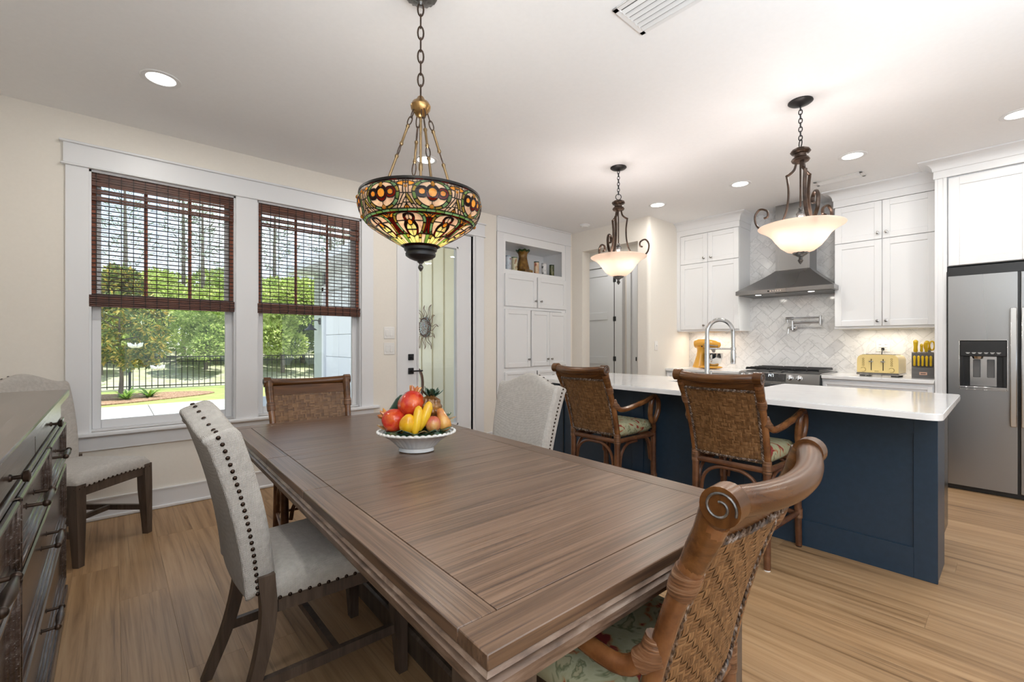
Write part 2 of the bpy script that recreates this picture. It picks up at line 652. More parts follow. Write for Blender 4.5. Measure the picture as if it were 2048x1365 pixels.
# floor: sub-floor plus one object per plank, running towards the window wall
FX0, FX1, FY0, FY1 = -4.6, 6.4, -4.6, 4.33
floor = MB().box(FX0, 7.2, FY0, 5.9, -.12, -.008).ob('floor', M['gap'], kind='structure')
PW = .182
plank_me = {}
rr = random.Random(3)
x = -1.25
while x < 6.35:
    y = FY0 + rr.uniform(-1.3, 0)
    while y < 4.31:
        ln = 1.52
        a, b = max(y, FY0), min(y + ln, 4.31 if x < 4.7 else 5.8)
        if b - a > .03:
            k = round(b - a, 4)
            if k not in plank_me:
                plank_me[k] = MB().box(.0002, PW - .0002, .0002, k - .0002, -.008, 0, .0004).mesh('plank', M['floor'], 0)
            put('plank', plank_me[k], floor, loc=(x, a, 0))
        y += ln
    x += PW
x = -1.25 - PW
mbs = MB()
while x > FX0:
    mbs.box(x + .001, x + PW - .001, FY0, -0.2, -.008, 0)
    x -= PW
mbs.ob('far_planks', M['floor'], floor, kind='stuff')

MB().box(-4.8, 7.2, -4.8, 5.9, CH, CH + .14).ob('ceiling', M['ceil'], kind='structure')

# window wall
XP = 4.84
WH = [(-.12, .738, .60, 2.39), (.891, 1.776, .60, 2.39), (2.25, 3.105, -1, 2.447), (3.50, 4.757, .09, 2.60)]
holed(MB(), 'y', YW, YW + .16, XL - .2, XP + .16, -.1, CH, WH).ob('wall_left', M['wall'], kind='structure')
# wall with the pantry opening, bull-nosed corner, kitchen side wall
XP = 4.84
w = holed(MB(), 'x', XP, XP + .16, 2.99, YW, 0, CH, [(3.114, 3.99, -1, 2.465)])
w.ob('wall_pantry', M['wall'], kind='structure')
pl = [(XP + .16, 2.99)] + [(XP, 2.99)] + [(XP + .04 - .04 * cos(t * pi / 12), 2.99 - .04 * sin(t * pi / 12)) for t in range(1, 7)] + [(XK, 2.95), (XK, 2.99)]
MB().prism(pl, 0, CH).ob('wall_kitchen_side', M['wall'], kind='structure')
MB().box(XK, XK + .15, -4.6, 2.99, 0, CH).ob('wall_kitchen', M['wall'], kind='structure')
MB().box(XL - .15, XL, -.12, YW, 0, CH).ob('wall_dresser', M['wall'], kind='structure')
# the living-room half behind the camera: three walls with tall window openings onto the sky
MB().box(-4.6, XL - .15, -.12, .03, 0, CH).ob('wall_living_side', M['wall'], kind='structure')
holed(MB(), 'x', -4.75, -4.6, -4.6, .03, 0, CH, [(-4.0, -2.4, .3, 2.4), (-2.0, -.4, .3, 2.4)]).ob('wall_living', M['wall'], kind='structure')
holed(MB(), 'y', -4.75, -4.6, -4.75, 5.98, 0, CH, [(-3.4, -1.2, .1, 2.4), (.2, 2.6, .1, 2.4), (3.4, 4.8, .6, 2.3)]).ob('wall_rear', M['wall'], kind='structure')
# hall behind the pantry opening
MB().box(6.06, 6.2, 2.99, 5.9, 0, CH).ob('wall_hall', M['wall'], kind='structure')
MB().box(5.0, 6.06, 5.2, 5.3, 0, CH).ob('wall_hall_end', M['wall'], kind='structure')
# roof over the house so that daylight only comes through the glass
MB().box(-5.4, 8.0, -5.4, 4.75, CH + .14, CH + .3).box(4.9, 8.0, 4.75, 6.3, CH + .14, CH + .3).ob('roof', M['trim'], kind='structure')


# baseboards (with a shoe moulding)
def base_y(n, x0, x1):
    MB().box(x0, x1, YW - .016, YW, 0, .14).box(x0, x1, YW - .021, YW, .136, .145).box(x0, x1, YW - .030, YW, 0, .024, .006).ob(n, M['trim'], kind='structure')


base_y('baseboard_left', XL, 2.146)
base_y('baseboard_right', 3.253, 3.46)
MB().box(XL, XL + .016, -.12, YW, 0, .145).ob('baseboard_dresser', M['trim'], kind='structure')
MB().box(XP - .016, XP, 3.99, YW, 0, .145).box(XP - .016, XP, 2.96, 3.114, 0, .145).ob('baseboard_pantry', M['trim'], kind='structure')

# ------------------------------------------------------------------ window casing and windows
t = MB()
t.box(-.243, 1.905, YW - .024, YW, 2.39, 2.537)                # head
t.box(-.256, 1.918, YW - .034, YW, 2.385, 2.398, .003)
t.box(-.262, 1.924, YW - .042, YW, 2.530, 2.545, .003)
for a, b in ((-.233, -.12), (.738, .891), (1.776, 1.892)):
    t.box(a, b, YW - .019, YW, .60, 2.39)
t.box(-.29, 1.95, YW - .055, YW + .03, .572, .600, .008)         # stool
t.box(-.235, 1.895, YW - .020, YW, .478, .572)                   # apron
t.ob('trim_window', M['trim'], kind='structure')
for i, (a, b) in enumerate(((-.12, .738), (.891, 1.776))):
    wroot = E('window_%d' % (i + 1), (a, YW, .6), kind='structure')
    f = MB()
    f.box(a - .02, a + .012, YW + .002, YW + .15, .6, 2.39).box(b - .012, b + .02, YW + .002, YW + .15, .6, 2.39)
    f.box(a, b, YW + .002, YW + .15, 2.372, 2.41).box(a, b, YW + .03, YW + .15, .58, .612)
    f.ob('jamb', M['trim'], wroot)
    for nme, z0, z1, y in (('lower_sash', .612, 1.53, .066), ('upper_sash', 1.49, 2.372, .096)):
        s = MB()
        s.box(a + .012, a + .060, YW + y, YW + y + .03, z0, z1, .003).box(b - .060, b - .012, YW + y, YW + y + .03, z0, z1, .003)
        s.box(a + .06, b - .06, YW + y, YW + y + .03, z0, z0 + .058, .003).box(a + .06, b - .06, YW + y, YW + y + .03, z1 - .045, z1, .003)
        so = s.ob(nme, M['trim'], wroot)
        MB().box(a + .055, b - .055, YW + y + .012, YW + y + .017, z0 + .05, z1 - .04).ob('pane', M['glass'], so)

# ------------------------------------------------------------------ woven-wood shades
sl = wood('bamboo_slat', [(.3, (.028, .009, .005)), (.5, (.095, .030, .015)), (.75, (.18, .068, .036))], (3, 30, 60), .45, rnd=20, tone=.2)
sd = mat('dark_reed', (.030, .012, .008), .5)
th = mat('shade_cord', (.020, .012, .010), .7)
tp = mat('shade_tape', (.30, .085, .038), .6, Transmission_Weight=.0)
rd = mat('thin_reed', (.10, .06, .045), .6)
for i, (a, b, lab) in enumerate(((-.114, .727, 'brown woven-wood roman shade over the left window, magnolia below it'),
                                 (.897, 1.764, 'brown woven-wood roman shade over the right window, barn lamp below it'))):
    y = YW + .012
    sh = E('roman_shade', ((a + b) / 2, y, 1.45), lab, 'window shade', 'woven-wood shades in the twin windows')
    wd = b - a
    q = random.Random(5 + i)
    MB().box(a, b, y + .004, y + .045, 2.335, 2.372, .004).ob('headrail', sl, sh)
    nx = 13
    slat = MB().box(a, b, y + .012, y + .015, -.0040, .0040, .0012)
    sm = None
    zs = [2.185 - k * .0305 for k in range(23)]
    for z in zs:                                              # dark slats of the open field
        if sm is None:
            o = slat.ob('slat', sd, sh)
            sm = o.data
        else:
            o = put('slat', sm, sh)
        o.location = (0, 0, z + q.uniform(-.002, .002))
    vm = None
    for k, z in enumerate([2.355 - k * .0168 for k in range(11)]):   # valance
        if k in (5, 8): continue
        if vm is None:
            o = MB().box(a - .004, b + .004, y - .006, y - .001, -.0078, .0078, .0015).ob('valance_slat', sl, sh)
            vm = o.data
        else: o = put('valance_slat', vm, sh)
        o.location = (0, 0, z)
        o.rotation_euler = (0, q.uniform(-.0035, .0035), 0)
    for k in range(6):                                        # stacked fold at the hem
        if k == 0:
            o = MB().box(a - .006, b + .004, y - .012, y + .012, -.0066, .0066, .002).ob('hem_slat', sl, sh)
            hm = o.data
        else: o = put('hem_slat', hm, sh)
        o.location = (0, -.004 * (k % 3), 1.462 + k * .0135)
    g = MB()                                                  # the fine pale reeds, broken along their length
    for z in zs:
        for dz in (.0140, .0172):
            x0 = a
            while x0 < b - .01:
                x1 = min(b, x0 + q.uniform(.012, .05))
                if q.random() < .55: g.box(x0, x1, y + .013, y + .015, z - dz - .0009, z - dz + .0009)
                x0 = x1 + q.uniform(.004, .016)
    g.ob('thin_reeds', rd, sh, 0, kind='stuff')
    c = MB()
    for k in range(nx):
        xx = a + .03 + (wd - .06) * k / (nx - 1)
        c.box(xx - .0022, xx + .0022, y + .0095, y + .012, 1.47, 2.2).box(xx - .002, xx + .002, y - .0095, y - .006, 2.18, 2.37)
        c.box(xx - .002, xx + .002, y - .023, y - .018, 1.455, 1.54)
    c.ob('cord_netting', th, sh, 0, kind='stuff')
    for xx in (a + wd * .35, a + wd * .66):
        MB().box(xx - .011, xx + .011, y + .020, y + .022, 1.5, 2.36).ob('liner_tape', tp, sh)
    for xx in (a + .014, b - .014):
        MB().box(xx - .014, xx + .014, y + .020, y + .022, 1.5, 2.36).ob('side_tape', tp, sh)

# ------------------------------------------------------------------ exterior door with a full glass lite
t = MB()
t.box(2.146, 2.25, YW - .02, YW, 0, 2.447).box(3.135, 3.253, YW - .02, YW, 0, 2.447)
t.box(2.136, 3.262, YW - .024, YW, 2.447, 2.591).box(2.128, 3.270, YW - .036, YW, 2.441, 2.454, .003).box(2.122, 3.276, YW - .042, YW, 2.585, 2.6, .003)
t.box(2.25, 2.262, YW, YW + .15, 0, 2.45).box(3.105, 3.135, YW - .006, YW + .15, 0, 2.45).box(2.25, 3.135, YW, YW + .15, 2.437, 2.447)
t.ob('trim_door', M['trim'], kind='structure')
d = E('door_1', (2.67, YW, 0), kind='structure')
y0, y1 = YW + .012, YW + .055
p = MB()
p.box(2.262, 2.395, y0, y1, .012, 2.43).box(2.895, 3.088, y0, y1, .012, 2.43)
p.box(2.395, 2.895, y0, y1, .012, .30).box(2.395, 2.895, y0, y1, 2.275, 2.43)
p.ob('door_slab', M['trim'], d)
f = MB()
f.box(2.383, 2.407, y0 - .010, y1 + .01, .288, 2.287, .004).box(2.883, 2.907, y0 - .010, y1 + .01, .288, 2.287, .004)
f.box(2.383, 2.907, y0 - .010, y1 + .01, .288, .312, .004).box(2.383, 2.907, y0 - .010, y1 + .01, 2.263, 2.287, .004)
f.ob('lite_frame', M['trim'], d)
MB().box(2.40, 2.89, y0 + .018, y0 + .024, .3, 2.275).ob('pane', M['glass'], d)
MB().box(3.0885, 3.1045, y0 + .02, y1, 0, 2.435).ob('weather_gap', M['dark'], d)
MB().box(2.282, 2.345, y0 - .012, y0, 1.028, 1.092, .003).tube([(2.313, y0 - .012, 1.055), (2.313, y0 - .03, 1.055)], .011, 10).box(2.309, 2.317, y0 - .042, y0 - .028, 1.036, 1.074, .002).ob('deadbolt', M['blackM'], d)
hd = MB().box(2.282, 2.345, y0 - .010, y0, .884, .948, .003).tube([(2.313, y0, .917), (2.313, y0 - .05, .917)], .011, 10)
hd.box(2.305, 2.425, y0 - .058, y0 - .042, .909, .924, .003).ob('lever_handle', M['blackM'], d)
MB().box(2.262, 3.105, YW - .01, YW + .15, 0, .012).ob('threshold', M['grey'], d)


# switch plates
def plate(face, c, n, lab, w=.115, h=.118, outlet=False, toggle=False):
    """face 'y': on the window wall; 'x': on the kitchen wall; '-y': kitchen side wall"""
    o = E('electrical_outlet' if outlet else 'light_switch', c, lab, 'outlet' if outlet else 'switch', local=True, rz={'y': 0, 'x': -pi / 2, '-y': 0}[face])
    MB().box(-w / 2, w / 2, -.006, 0, -h / 2, h / 2, .003).ob('cover_plate', M['white'], o)
    for k in range(n):
        xx = (k - (n - 1) / 2) * .046
        if outlet:
            b = MB().box(xx - .017, xx + .017, -.009, -.005, -.034, .034, .002)
            b.ob('socket', M['white'], o)
            MB().box(xx - .007, xx - .004, -.0095, -.008, .010, .020).box(xx + .004, xx + .007, -.0095, -.008, .010, .020).box(xx - .007, xx - .004, -.0095, -.008, -.020, -.010).box(xx + .004, xx + .007, -.0095, -.008, -.020, -.010).ob('slots', M['dark'], o)
        elif toggle:
            MB().box(xx - .010, xx + .010, -.008, -.005, -.02, .02, .002).box(xx - .004, xx + .004, -.02, -.006, -.004, .012, .002).ob('toggle', M['white'], o)
        else:
            MB().box(xx - .0165, xx + .0165, -.0095, -.005, -.034, .034, .003).ob('rocker', M['white'], o)
    return o


plate('y', (2.066, YW, 1.308), 2, 'white double rocker switch plate beside the glass door, the upper one')
plate('y', (2.066, YW, 1.150), 2, 'white double rocker switch plate beside the glass door, the lower one')
plate('-y', (4.985, 2.95, 1.172), 1, 'single white toggle switch on the cream wall left of the kitchen cabinets', .07, .115, toggle=True)

# ------------------------------------------------------------------ hall door seen through the pantry opening
d = E('door_2', (6.03, 4.75, 0), kind='structure')
x0, x1 = 6.012, 6.05
s = MB().box(x0 + .012, x1, 4.306, 5.15, .01, 2.43)
for a, b in ((4.306, 4.43), (5.03, 5.15)): s.box(x0, x0 + .013, a, b, .01, 2.43, .002)
for a, b in ((.01, .22), (.86, .98), (1.585, 1.705), (2.30, 2.43)): s.box(x0, x0 + .013, 4.43, 5.03, a, b, .002)
s.ob('door_slab', M['trim'], d)
for z in (.30, .953, 1.593, 2.218):
    MB().box(x0 - .012, x0 + .004, 4.262, 4.318, z - .038, z + .038, .006).ob('hinge', M['blackM'], d)
MB().box(x0 - .002, x0 + .02, 4.288, 4.305, 0, 2.44).ob('hinge_gap', M['dark'], d)
t = MB().box(x0 - .006, 6.06, 4.18, 4.288, 0, 2.45).box(x0 - .02, 6.06, 4.135, 4.185, 0, 2.55).box(x0 - .02, 6.06, 4.135, 5.2, 2.44, 2.56)
t.ob('trim_hall_door', M['trim'], kind='structure')
t = MB().box(x0 - .008, 6.06, 3.99, 4.06, 0, 2.5).box(x0 + .016, 6.06, 3.905, 3.99, 0, 2.5).box(x0 - .02, 6.06, 3.86, 3.90, 0, 2.5).box(x0, 6.06, 3.0, 3.86, 0, 2.45)
t.ob('trim_hall_panel', M['trim'], kind='structure')
MB().box(x0 - .03, x0 - .02, 3.872, 3.886, .93, .99).ob('trim_latch', M['blackM'], kind='structure')

# ------------------------------------------------------------------ ceiling fittings
CL = ['first recessed ceiling light, above the left window', 'recessed ceiling light half hidden behind the stained-glass chandelier',
      'recessed ceiling light nearest the pantry doorway', 'recessed ceiling light between the two alabaster pendants',
      'recessed ceiling light right of the nearer alabaster pendant', 'recessed ceiling light cut off by the frame above the fridge']
can0 = None
for (cx, cy), lab in zip(CANS, CL):
    if can0 is None:
        can0 = E('recessed_light', (cx, cy, CH), lab, 'ceiling light', 'recessed ceiling lights', local=True)
        MB().lathe([(.068, 0), (.072, -.004), (.094, -.005), (.098, -.002), (.098, 0)], 32, cap=False).ob('trim_ring', M['slotw'], can0)
        MB().lathe([(.070, .0), (.070, -.002), (.05, -.0028), (.001, -.003)], 32).ob('diffuser', M['can'], can0)
    else:
        dup(can0, (cx, cy, CH), 0, lab)
    lamp('can_or_fill_beam', 'AREA', (cx, cy, CH - .012), CAN_W, (1, .965, .90), .12)
for cx, cy in ((-2.6, -.4), (.2, .6), (1.9, -2.9), (-2.6, -2.9), (4.5, -1.4)):  # added unseen lamps to brighten the room, no fittings at these spots
    lamp('can_or_fill_beam', 'AREA', (cx, cy, CH - .012), CAN_W, (1, .965, .90), .12)
lamp('hall_fill', 'AREA', (5.55, 4.2, CH - .012), 5, (1, .98, .96), .3)  # added lamp to brighten the hall, without any fitting


def vent(c, lx, ly, along, n, lab):
    v = E('ceiling_vent', c, lab, 'air vent', 'ceiling vents', local=True)
    fr = .028
    f = MB().box(-lx, lx, -ly, -ly + fr, -.008, 0, .003).box(-lx, lx, ly - fr, ly, -.008, 0, .003).box(-lx, -lx + fr, -ly, ly, -.008, 0, .003).box(lx - fr, lx, -ly, ly, -.008, 0, .003)
    f.ob('frame', M['slotw'], v)
    MB().box(-lx + fr, lx - fr, -ly + fr, ly - fr, -.001, 0).ob('backing', M['grey'], v)
    m0 = None
    for k in range(n):
        if along == 'y':
            xx = -lx + fr + (2 * lx - 2 * fr) * (k + .5) / n
            hw = (lx - fr) / n
            b = MB(Matrix.Translation((xx, 0, -.009)) @ Matrix.Rotation(R(32), 4, 'Y')).box(-hw * .62, hw * .62, -ly + fr, ly - fr, -.001, .001)
        b.ob('louvre', M['slotw'], v)


vent((1.84, .93, CH), .125, .31, 'y', 6, 'large white louvred ceiling vent at the top edge of the picture')
vent((5.07, 1.11, CH), .075, .19, 'y', 3, 'small white ceiling vent above the range hood')
s = E('smoke_detector', (4.587, 3.736, CH), 'round white smoke detector on the ceiling by the built-in cupboard', 'smoke detector', local=True)
MB().lathe([(.066, 0), (.066, -.012), (.058, -.018), (.05, -.022)], 28).ob('base', M['slotw'], s)
MB().lathe([(.046, -.02), (.044, -.034), (.02, -.038), (.001, -.038)], 28).ob('cap', M['white'], s)
print('part 2 ok')
# ------------------------------------------------------------------ cabinetry helpers
def fb(mb, face, d0, d1, u0, u1, z0, z1, b=0):
    return mb.box(d0, d1, u0, u1, z0, z1, b) if face == 'x' else mb.box(u0, u1, d0, d1, z0, z1, b)


def shaker(face, plane, u0, u1, z0, z1, parent, mt, st=.058, th=.019, name='door', knob=None, handle=None):
    """frame-and-panel front standing proud of plane towards the room (negative axis)"""
    a = MB()
    fb(a, face, plane - th + .009, plane, u0 + .01, u1 - .01, z0 + .01, z1 - .01)
    for p, q in ((u0, u0 + st), (u1 - st, u1)): fb(a, face, plane - th, plane, p, q, z0, z1, .0025)
    for p, q in ((z0, z0 + st), (z1 - st, z1)): fb(a, face, plane - th, plane, u0 + st - .002, u1 - st + .002, p, q, .0025)
    o = a.ob(name, mt, parent)
    if knob:
        c = (plane - th, *knob) if face == 'x' else (knob[0], plane - th, knob[1])
        d = Vector((-1, 0, 0)) if face == 'x' else Vector((0, -1, 0))
        k = MB()
        c = Vector(c)
        k.tube([c, c + d * .004, c + d * .005, c + d * .014, c + d * .018, c + d * .024, c + d * .027], [.010, .010, .005, .005, .013, .014, .004], 14)
        k.ob('knob', M['nickel'], o)
    return o


def crown(face, plane, u0, u1, z0, z1, out, ret=None, wallp=None):
    """frieze and cove crown along u, with an optional return towards the wall at u0 and/or u1"""
    h = z1 - z0
    pr = [(0, 0), (.008, 0), (.008, h * .42), (.014, h * .44), (.016, h * .50)]
    for i in range(7):
        t = i / 6
        pr.append((.016 + (out - .024) * (1 - cos(t * pi / 2)) , h * .50 + h * .42 * sin(t * pi / 2)))
    pr += [(out, h * .94), (out, h)]
    path = [(plane, u0), (plane, u1)]
    mb = MB()
    n = len(pr)
    vs, fs = [], []

    def ring(fx, fu, dx, du):
        for o, z in pr:
            x, u = fx - o * dx, fu + o * du
            vs.append((x, u, z0 + z) if face == 'x' else (u, x, z0 + z))
    rings = []
    if ret and 0 in ret: rings.append((wallp, u0, 0, -1))
    rings.append((plane, u0, 1, -1 if ret and 0 in ret else 0))
    rings.append((plane, u1, 1, 1 if ret and 1 in ret else 0))
    if ret and 1 in ret: rings.append((wallp, u1, 0, 1))
    for r in rings: ring(*r)
    for i in range(len(rings) - 1):
        for j in range(n - 1):
            fs.append((i * n + j, (i + 1) * n + j, (i + 1) * n + j + 1, i * n + j + 1))
    mb.add(vs, fs)
    if face == 'x': mb.box(plane - .004, wallp, u0, u1, z0, z1)
    else: mb.box(u0, u1, plane - .004, wallp, z0, z1)
    return mb


# ------------------------------------------------------------------ built-in cupboard beside the glass door
h = E('built_in_cupboard', (4.13, YW, 0), 'tall white built-in cupboard with an open display niche, right of the glass door', 'cupboard')
yb, yf = YW + .42, YW - .006
c = MB()
x0, x1 = 3.459, 4.797
for a, b in ((x0, 3.598), (4.621, x1)): c.box(a, b, yf, YW + .002, 0, 2.56)
for a, b in ((0, .10), (.655, .70), (.848, .905), (1.628, 1.668), (2.058, 2.115), (2.455, 2.56)): c.box(3.598, 4.621, yf, YW + .002, a, b)
c.box(4.121, 4.141, yf, YW + .002, 1.66, 2.06).box(4.012, 4.026, yf, YW + .002, .9, 1.63)
c.box(3.52, 3.54, YW, yb, 0, 2.56).box(4.68, 4.70, YW, yb, 0, 2.56).box(3.53, 4.69, yb - .012, yb, 0, 2.56)
c.box(3.53, 4.69, YW, yb, 2.093, 2.115).box(3.53, 4.69, YW, yb, 2.455, 2.475)
c.ob('carcass', M['cab'], h)
f = MB().box(x0, x1, YW - .016, YW, 2.56, CH - .001).box(x0 - .004, x1 + .004, YW - .024, YW, 2.553, 2.565, .003).box(x0 - .004, x1, YW - .03, YW, CH - .02, CH - .001, .004)
f.box(x0, 3.56, YW - .014, YW, 0, 2.553).box(4.69, x1, YW - .014, YW, 0, 2.553)
f.ob('face_trim', M['trim'], h)
shaker('y', yf, 3.578, 4.119, 1.662, 2.06, h, M['cab'], knob=(4.091, 1.748))
shaker('y', yf, 4.143, 4.693, 1.662, 2.06, h, M['cab'], knob=(4.192, 1.748))
shaker('y', yf, 3.578, 4.010, .90, 1.625, h, M['cab'], knob=(3.970, .998))
shaker('y', yf, 4.028, 4.359, .907, 1.622, h, M['cab'], st=.05, knob=(4.318, .996))
shaker('y', yf, 4.362, 4.693, .907, 1.622, h, M['cab'], st=.05, knob=(4.396, .994))
shaker('y', yf, 3.578, 4.119, .70, .848, h, M['cab'], st=.035, name='drawer', knob=(3.85, .775))
shaker('y', yf, 4.143, 4.693, .70, .848, h, M['cab'], st=.035, name='drawer', knob=(4.42, .775))
shaker('y', yf, 3.578, 4.119, .105, .655, h, M['cab'], knob=(4.07, .6))
shaker('y', yf, 4.143, 4.693, .105, .655, h, M['cab'], knob=(4.2, .6))

# things on the display shelf
ZS, YS = 2.115, YW + .11
vz = noisy('majolica_glaze', [(.3, (.035, .025, .006)), (.5, (.16, .075, .012)), (.7, (.30, .17, .03))], 14, .12)
gz = mat('green_glaze', (.018, .045, .014), .15)
v = E('pottery_vase', (4.015, YS + .02, ZS), 'amber and green glazed pottery vase with a flared ruffled rim, middle of the display niche', 'vase', local=True, rz=.3)
MB().box(-.098, .098, -.098, .098, 0, .05, .006).ob('plinth', vz, v)


def vfn(r, w, i): return r * (1 + .035 * cos(8 * w))


MB().lathe([(.088, .05), (.086, .07), (.070, .13), (.058, .19), (.055, .22), (.062, .255), (.082, .285), (.078, .286), (.052, .25), (.04, .1)], 40, fn=vfn, cap=False).ob('body', vz, v)
MB().lathe([(.080, .278), (.094, .296), (.090, .304), (.074, .288)], 48, fn=lambda r, w, i: (r * (1 + .05 * cos(8 * w)), .006 * cos(8 * w)), cap=False).ob('ruffled_rim', gz, v)


def glassware(x, hgt, r, cols, lab, seed):
    m = noisy('painted_glass', cols, (22, 22, 14), .2, rnd=30, detail=2)
    g = E('painted_tumbler', (x, YS - .02, ZS), lab, 'tumbler', 'painted tumblers in the display niche', local=True)
    MB().lathe([(r * .92, 0), (r, .006), (r, hgt - .012), (r * .9, hgt - .012), (r * .88, .01)], 26, cap=True).ob('body', m, g)
    MB().lathe([(r * 1.01, hgt - .014), (r * 1.02, hgt), (r * .9, hgt), (r * .9, hgt - .014)], 26, cap=False).ob('rim', mat('rim', cols[-1][1], .25), g)


glassware(3.625, .205, .037, [(.35, (.05, .05, .08)), (.45, (.55, .60, .66)), (.62, (.66, .70, .74)), (.72, (.55, .16, .10))], 'pale blue painted tumbler at the left end of the niche, with a red rim', 1)
glassware(3.72, .19, .037, [(.32, (.35, .03, .05)), (.42, (.50, .56, .62)), (.62, (.60, .66, .72)), (.75, (.25, .32, .38))], 'blue-grey painted tumbler, second from the left in the niche', 2)
glassware(3.832, .185, .037, [(.32, (.28, .12, .05)), (.45, (.58, .52, .34)), (.62, (.62, .58, .42)), (.75, (.12, .17, .10))], 'cream and green painted tumbler just left of the amber vase', 3)
glassware(4.225, .175, .034, [(.30, (.30, .03, .02)), (.42, (.56, .36, .22)), (.6, (.62, .48, .32)), (.75, (.03, .05, .03))], 'peach painted tumbler with a dark green rim just right of the amber vase', 4)
glassware(4.37, .17, .034, [(.36, (.03, .03, .03)), (.46, (.65, .66, .66)), (.6, (.68, .68, .68)), (.72, (.40, .40, .42))], 'white painted tumbler with black blotches, second from the right in the niche', 5)
glassware(4.52, .165, .034, [(.40, (.012, .02, .008)), (.5, (.035, .05, .015)), (.62, (.16, .15, .06)), (.8, (.02, .03, .012))], 'dark green speckled tumbler at the right end of the niche', 6)

# ------------------------------------------------------------------ marble herringbone splashback
tiles = E('tile_splashback', (XK, 1.7, .89), kind='structure')
tw = .097
g = .0011
full = MB().box(-.008, 0, g, 2 * tw - g, g, tw - g, .0012)
full_me = full.mesh('tile', M['marble'], 0)
s2 = math.sqrt(.5)
RY0, RY1, RZ0, RZ1 = .472, 2.949, .89, CH


def clip(poly, ax, lim, keep_less):
    out = []
    for i in range(len(poly)):
        a, b = poly[i], poly[(i + 1) % len(poly)]
        ia, ib = ((a[ax] <= lim) == keep_less or a[ax] == lim), ((b[ax] <= lim) == keep_less or b[ax] == lim)
        if ia: out.append(a)
        if ia != ib:
            t = (lim - a[ax]) / (b[ax] - a[ax])
            out.append((a[0] + (b[0] - a[0]) * t, a[1] + (b[1] - a[1]) * t))
    return out


MB().box(XK - .0045, XK, RY0, RY1, RZ0, 1.40).box(XK - .0045, XK, 1.2, 2.2, 1.4, RZ1).ob('grout_bed', M['grout'], tiles)
OYZ = (1.7, 1.8)
for n in range(-34, 35):
    for mI in range(-20, 21):
        for hv in (0, 1):
            p, q = n + 2 * mI, n - 2 * mI
            if hv: p, q = p + 2, q - 1
            w_, l_ = (2, 1) if not hv else (1, 2)
            cr = [(p + g / tw, q + g / tw), (p + w_ - g / tw, q + g / tw), (p + w_ - g / tw, q + l_ - g / tw), (p + g / tw, q + l_ - g / tw)]
            poly = [(OYZ[0] + (a - b) * s2 * tw, OYZ[1] + (a + b) * s2 * tw) for a, b in cr]
            ys, zs_ = [k[0] for k in poly], [k[1] for k in poly]
            if max(ys) < RY0 + .01 or min(ys) > RY1 - .01 or max(zs_) < RZ0 + .01 or min(zs_) > RZ1 - .01: continue
            if min(zs_) > 1.41 and (max(ys) < 1.20 or min(ys) > 2.20): continue
            if min(ys) >= RY0 and max(ys) <= RY1 and min(zs_) >= RZ0 and max(zs_) <= RZ1:
                # corner of the brick in wall coordinates, then rotate about X
                a, b = (p, q) if not hv else (p + 1, q)
                o = put('tile', full_me, tiles)
                o.location = (0, OYZ[0] + (a - b) * s2 * tw - 1.7, OYZ[1] + (a + b) * s2 * tw - .89)
                o.rotation_euler = (R(45) if not hv else R(135), 0, 0)
            else:
                for ax, lim, kl in ((0, RY0, False), (0, RY1, True), (1, RZ0, False), (1, RZ1 - .001, True)):
                    poly = clip(poly, ax, lim, kl)
                    if len(poly) < 3: break
                if len(poly) >= 3:
                    cy, cz = sum(k[0] for k in poly) / len(poly), sum(k[1] for k in poly) / len(poly)
                    me = MB().prism([(k[0] - cy, k[1] - cz) for k in poly], -.008, 0, 'x').mesh('tile', M['marble'], 0)
                    put('tile', me, tiles, loc=(0, cy - 1.7, cz - .89))

# ------------------------------------------------------------------ kitchen cabinets
XU = 5.509
lu = E('wall_cabinet', (5.67, 2.55, 1.368), 'white two-tier wall cabinet left of the range hood, above the yellow mixer', 'cabinet')
MB().box(XU, XK - .001, 2.175, 2.949, 1.368, 2.58).box(XU - .004, XK - .001, 2.172, 2.949, 1.352, 1.370).ob('carcass', M['cab'], lu)
ym = 2.546
for a, b, k in ((2.177, ym - .0015, ym - .045), (ym + .0015, 2.90, ym + .045)):
    shaker('x', XU, a, b, 2.211, 2.573, lu, M['cab'], knob=(k, 2.262))
    shaker('x', XU, a, b, 1.374, 2.206, lu, M['cab'], knob=(k, 1.425))
MB().box(XU - .019, XU, 2.902, 2.949, 1.368, 2.58).ob('filler_strip', M['cab'], lu)
crown('x', XU - .012, 2.175, 2.949, 2.577, CH - .0005, .092, (0,), XK - .002).ob('crown', M['cab'], lu)
ru = E('wall_cabinet', (5.67, .87, 1.36), 'white two-tier wall cabinet right of the range hood, above the yellow toaster', 'cabinet')
MB().box(XU, XK - .001, .472, 1.242, 1.366, 2.58).box(XU - .004, XK - .001, .472, 1.245, 1.350, 1.368).ob('carcass', M['cab'], ru)
ym = .862
for a, b, k in ((.482, ym - .0015, ym - .032), (ym + .0015, 1.238, ym + .032)):
    shaker('x', XU, a, b, 2.207, 2.573, ru, M['cab'], knob=(k, 2.264))
    shaker('x', XU, a, b, 1.372, 2.202, ru, M['cab'], knob=(k, 1.42))
crown('x', XU - .012, .472, 1.242, 2.577, CH - .0005, .092, (1,), XK - .002).ob('crown', M['cab'], ru)
ul = emis('led_strip', (1, .86, .66), 3.0)
for (a, b), p in (((2.35, 2.85), lu), ((.62, 1.12), ru)):
    MB().box(5.60, 5.64, a, b, 1.337, 1.352, .003).ob('strip_light', M['white'], p)
    lamp('under_cabinet_led', 'AREA', (5.66, (a + b) / 2, 1.333), 1.6, (1, .89, .74), .04, b - a)
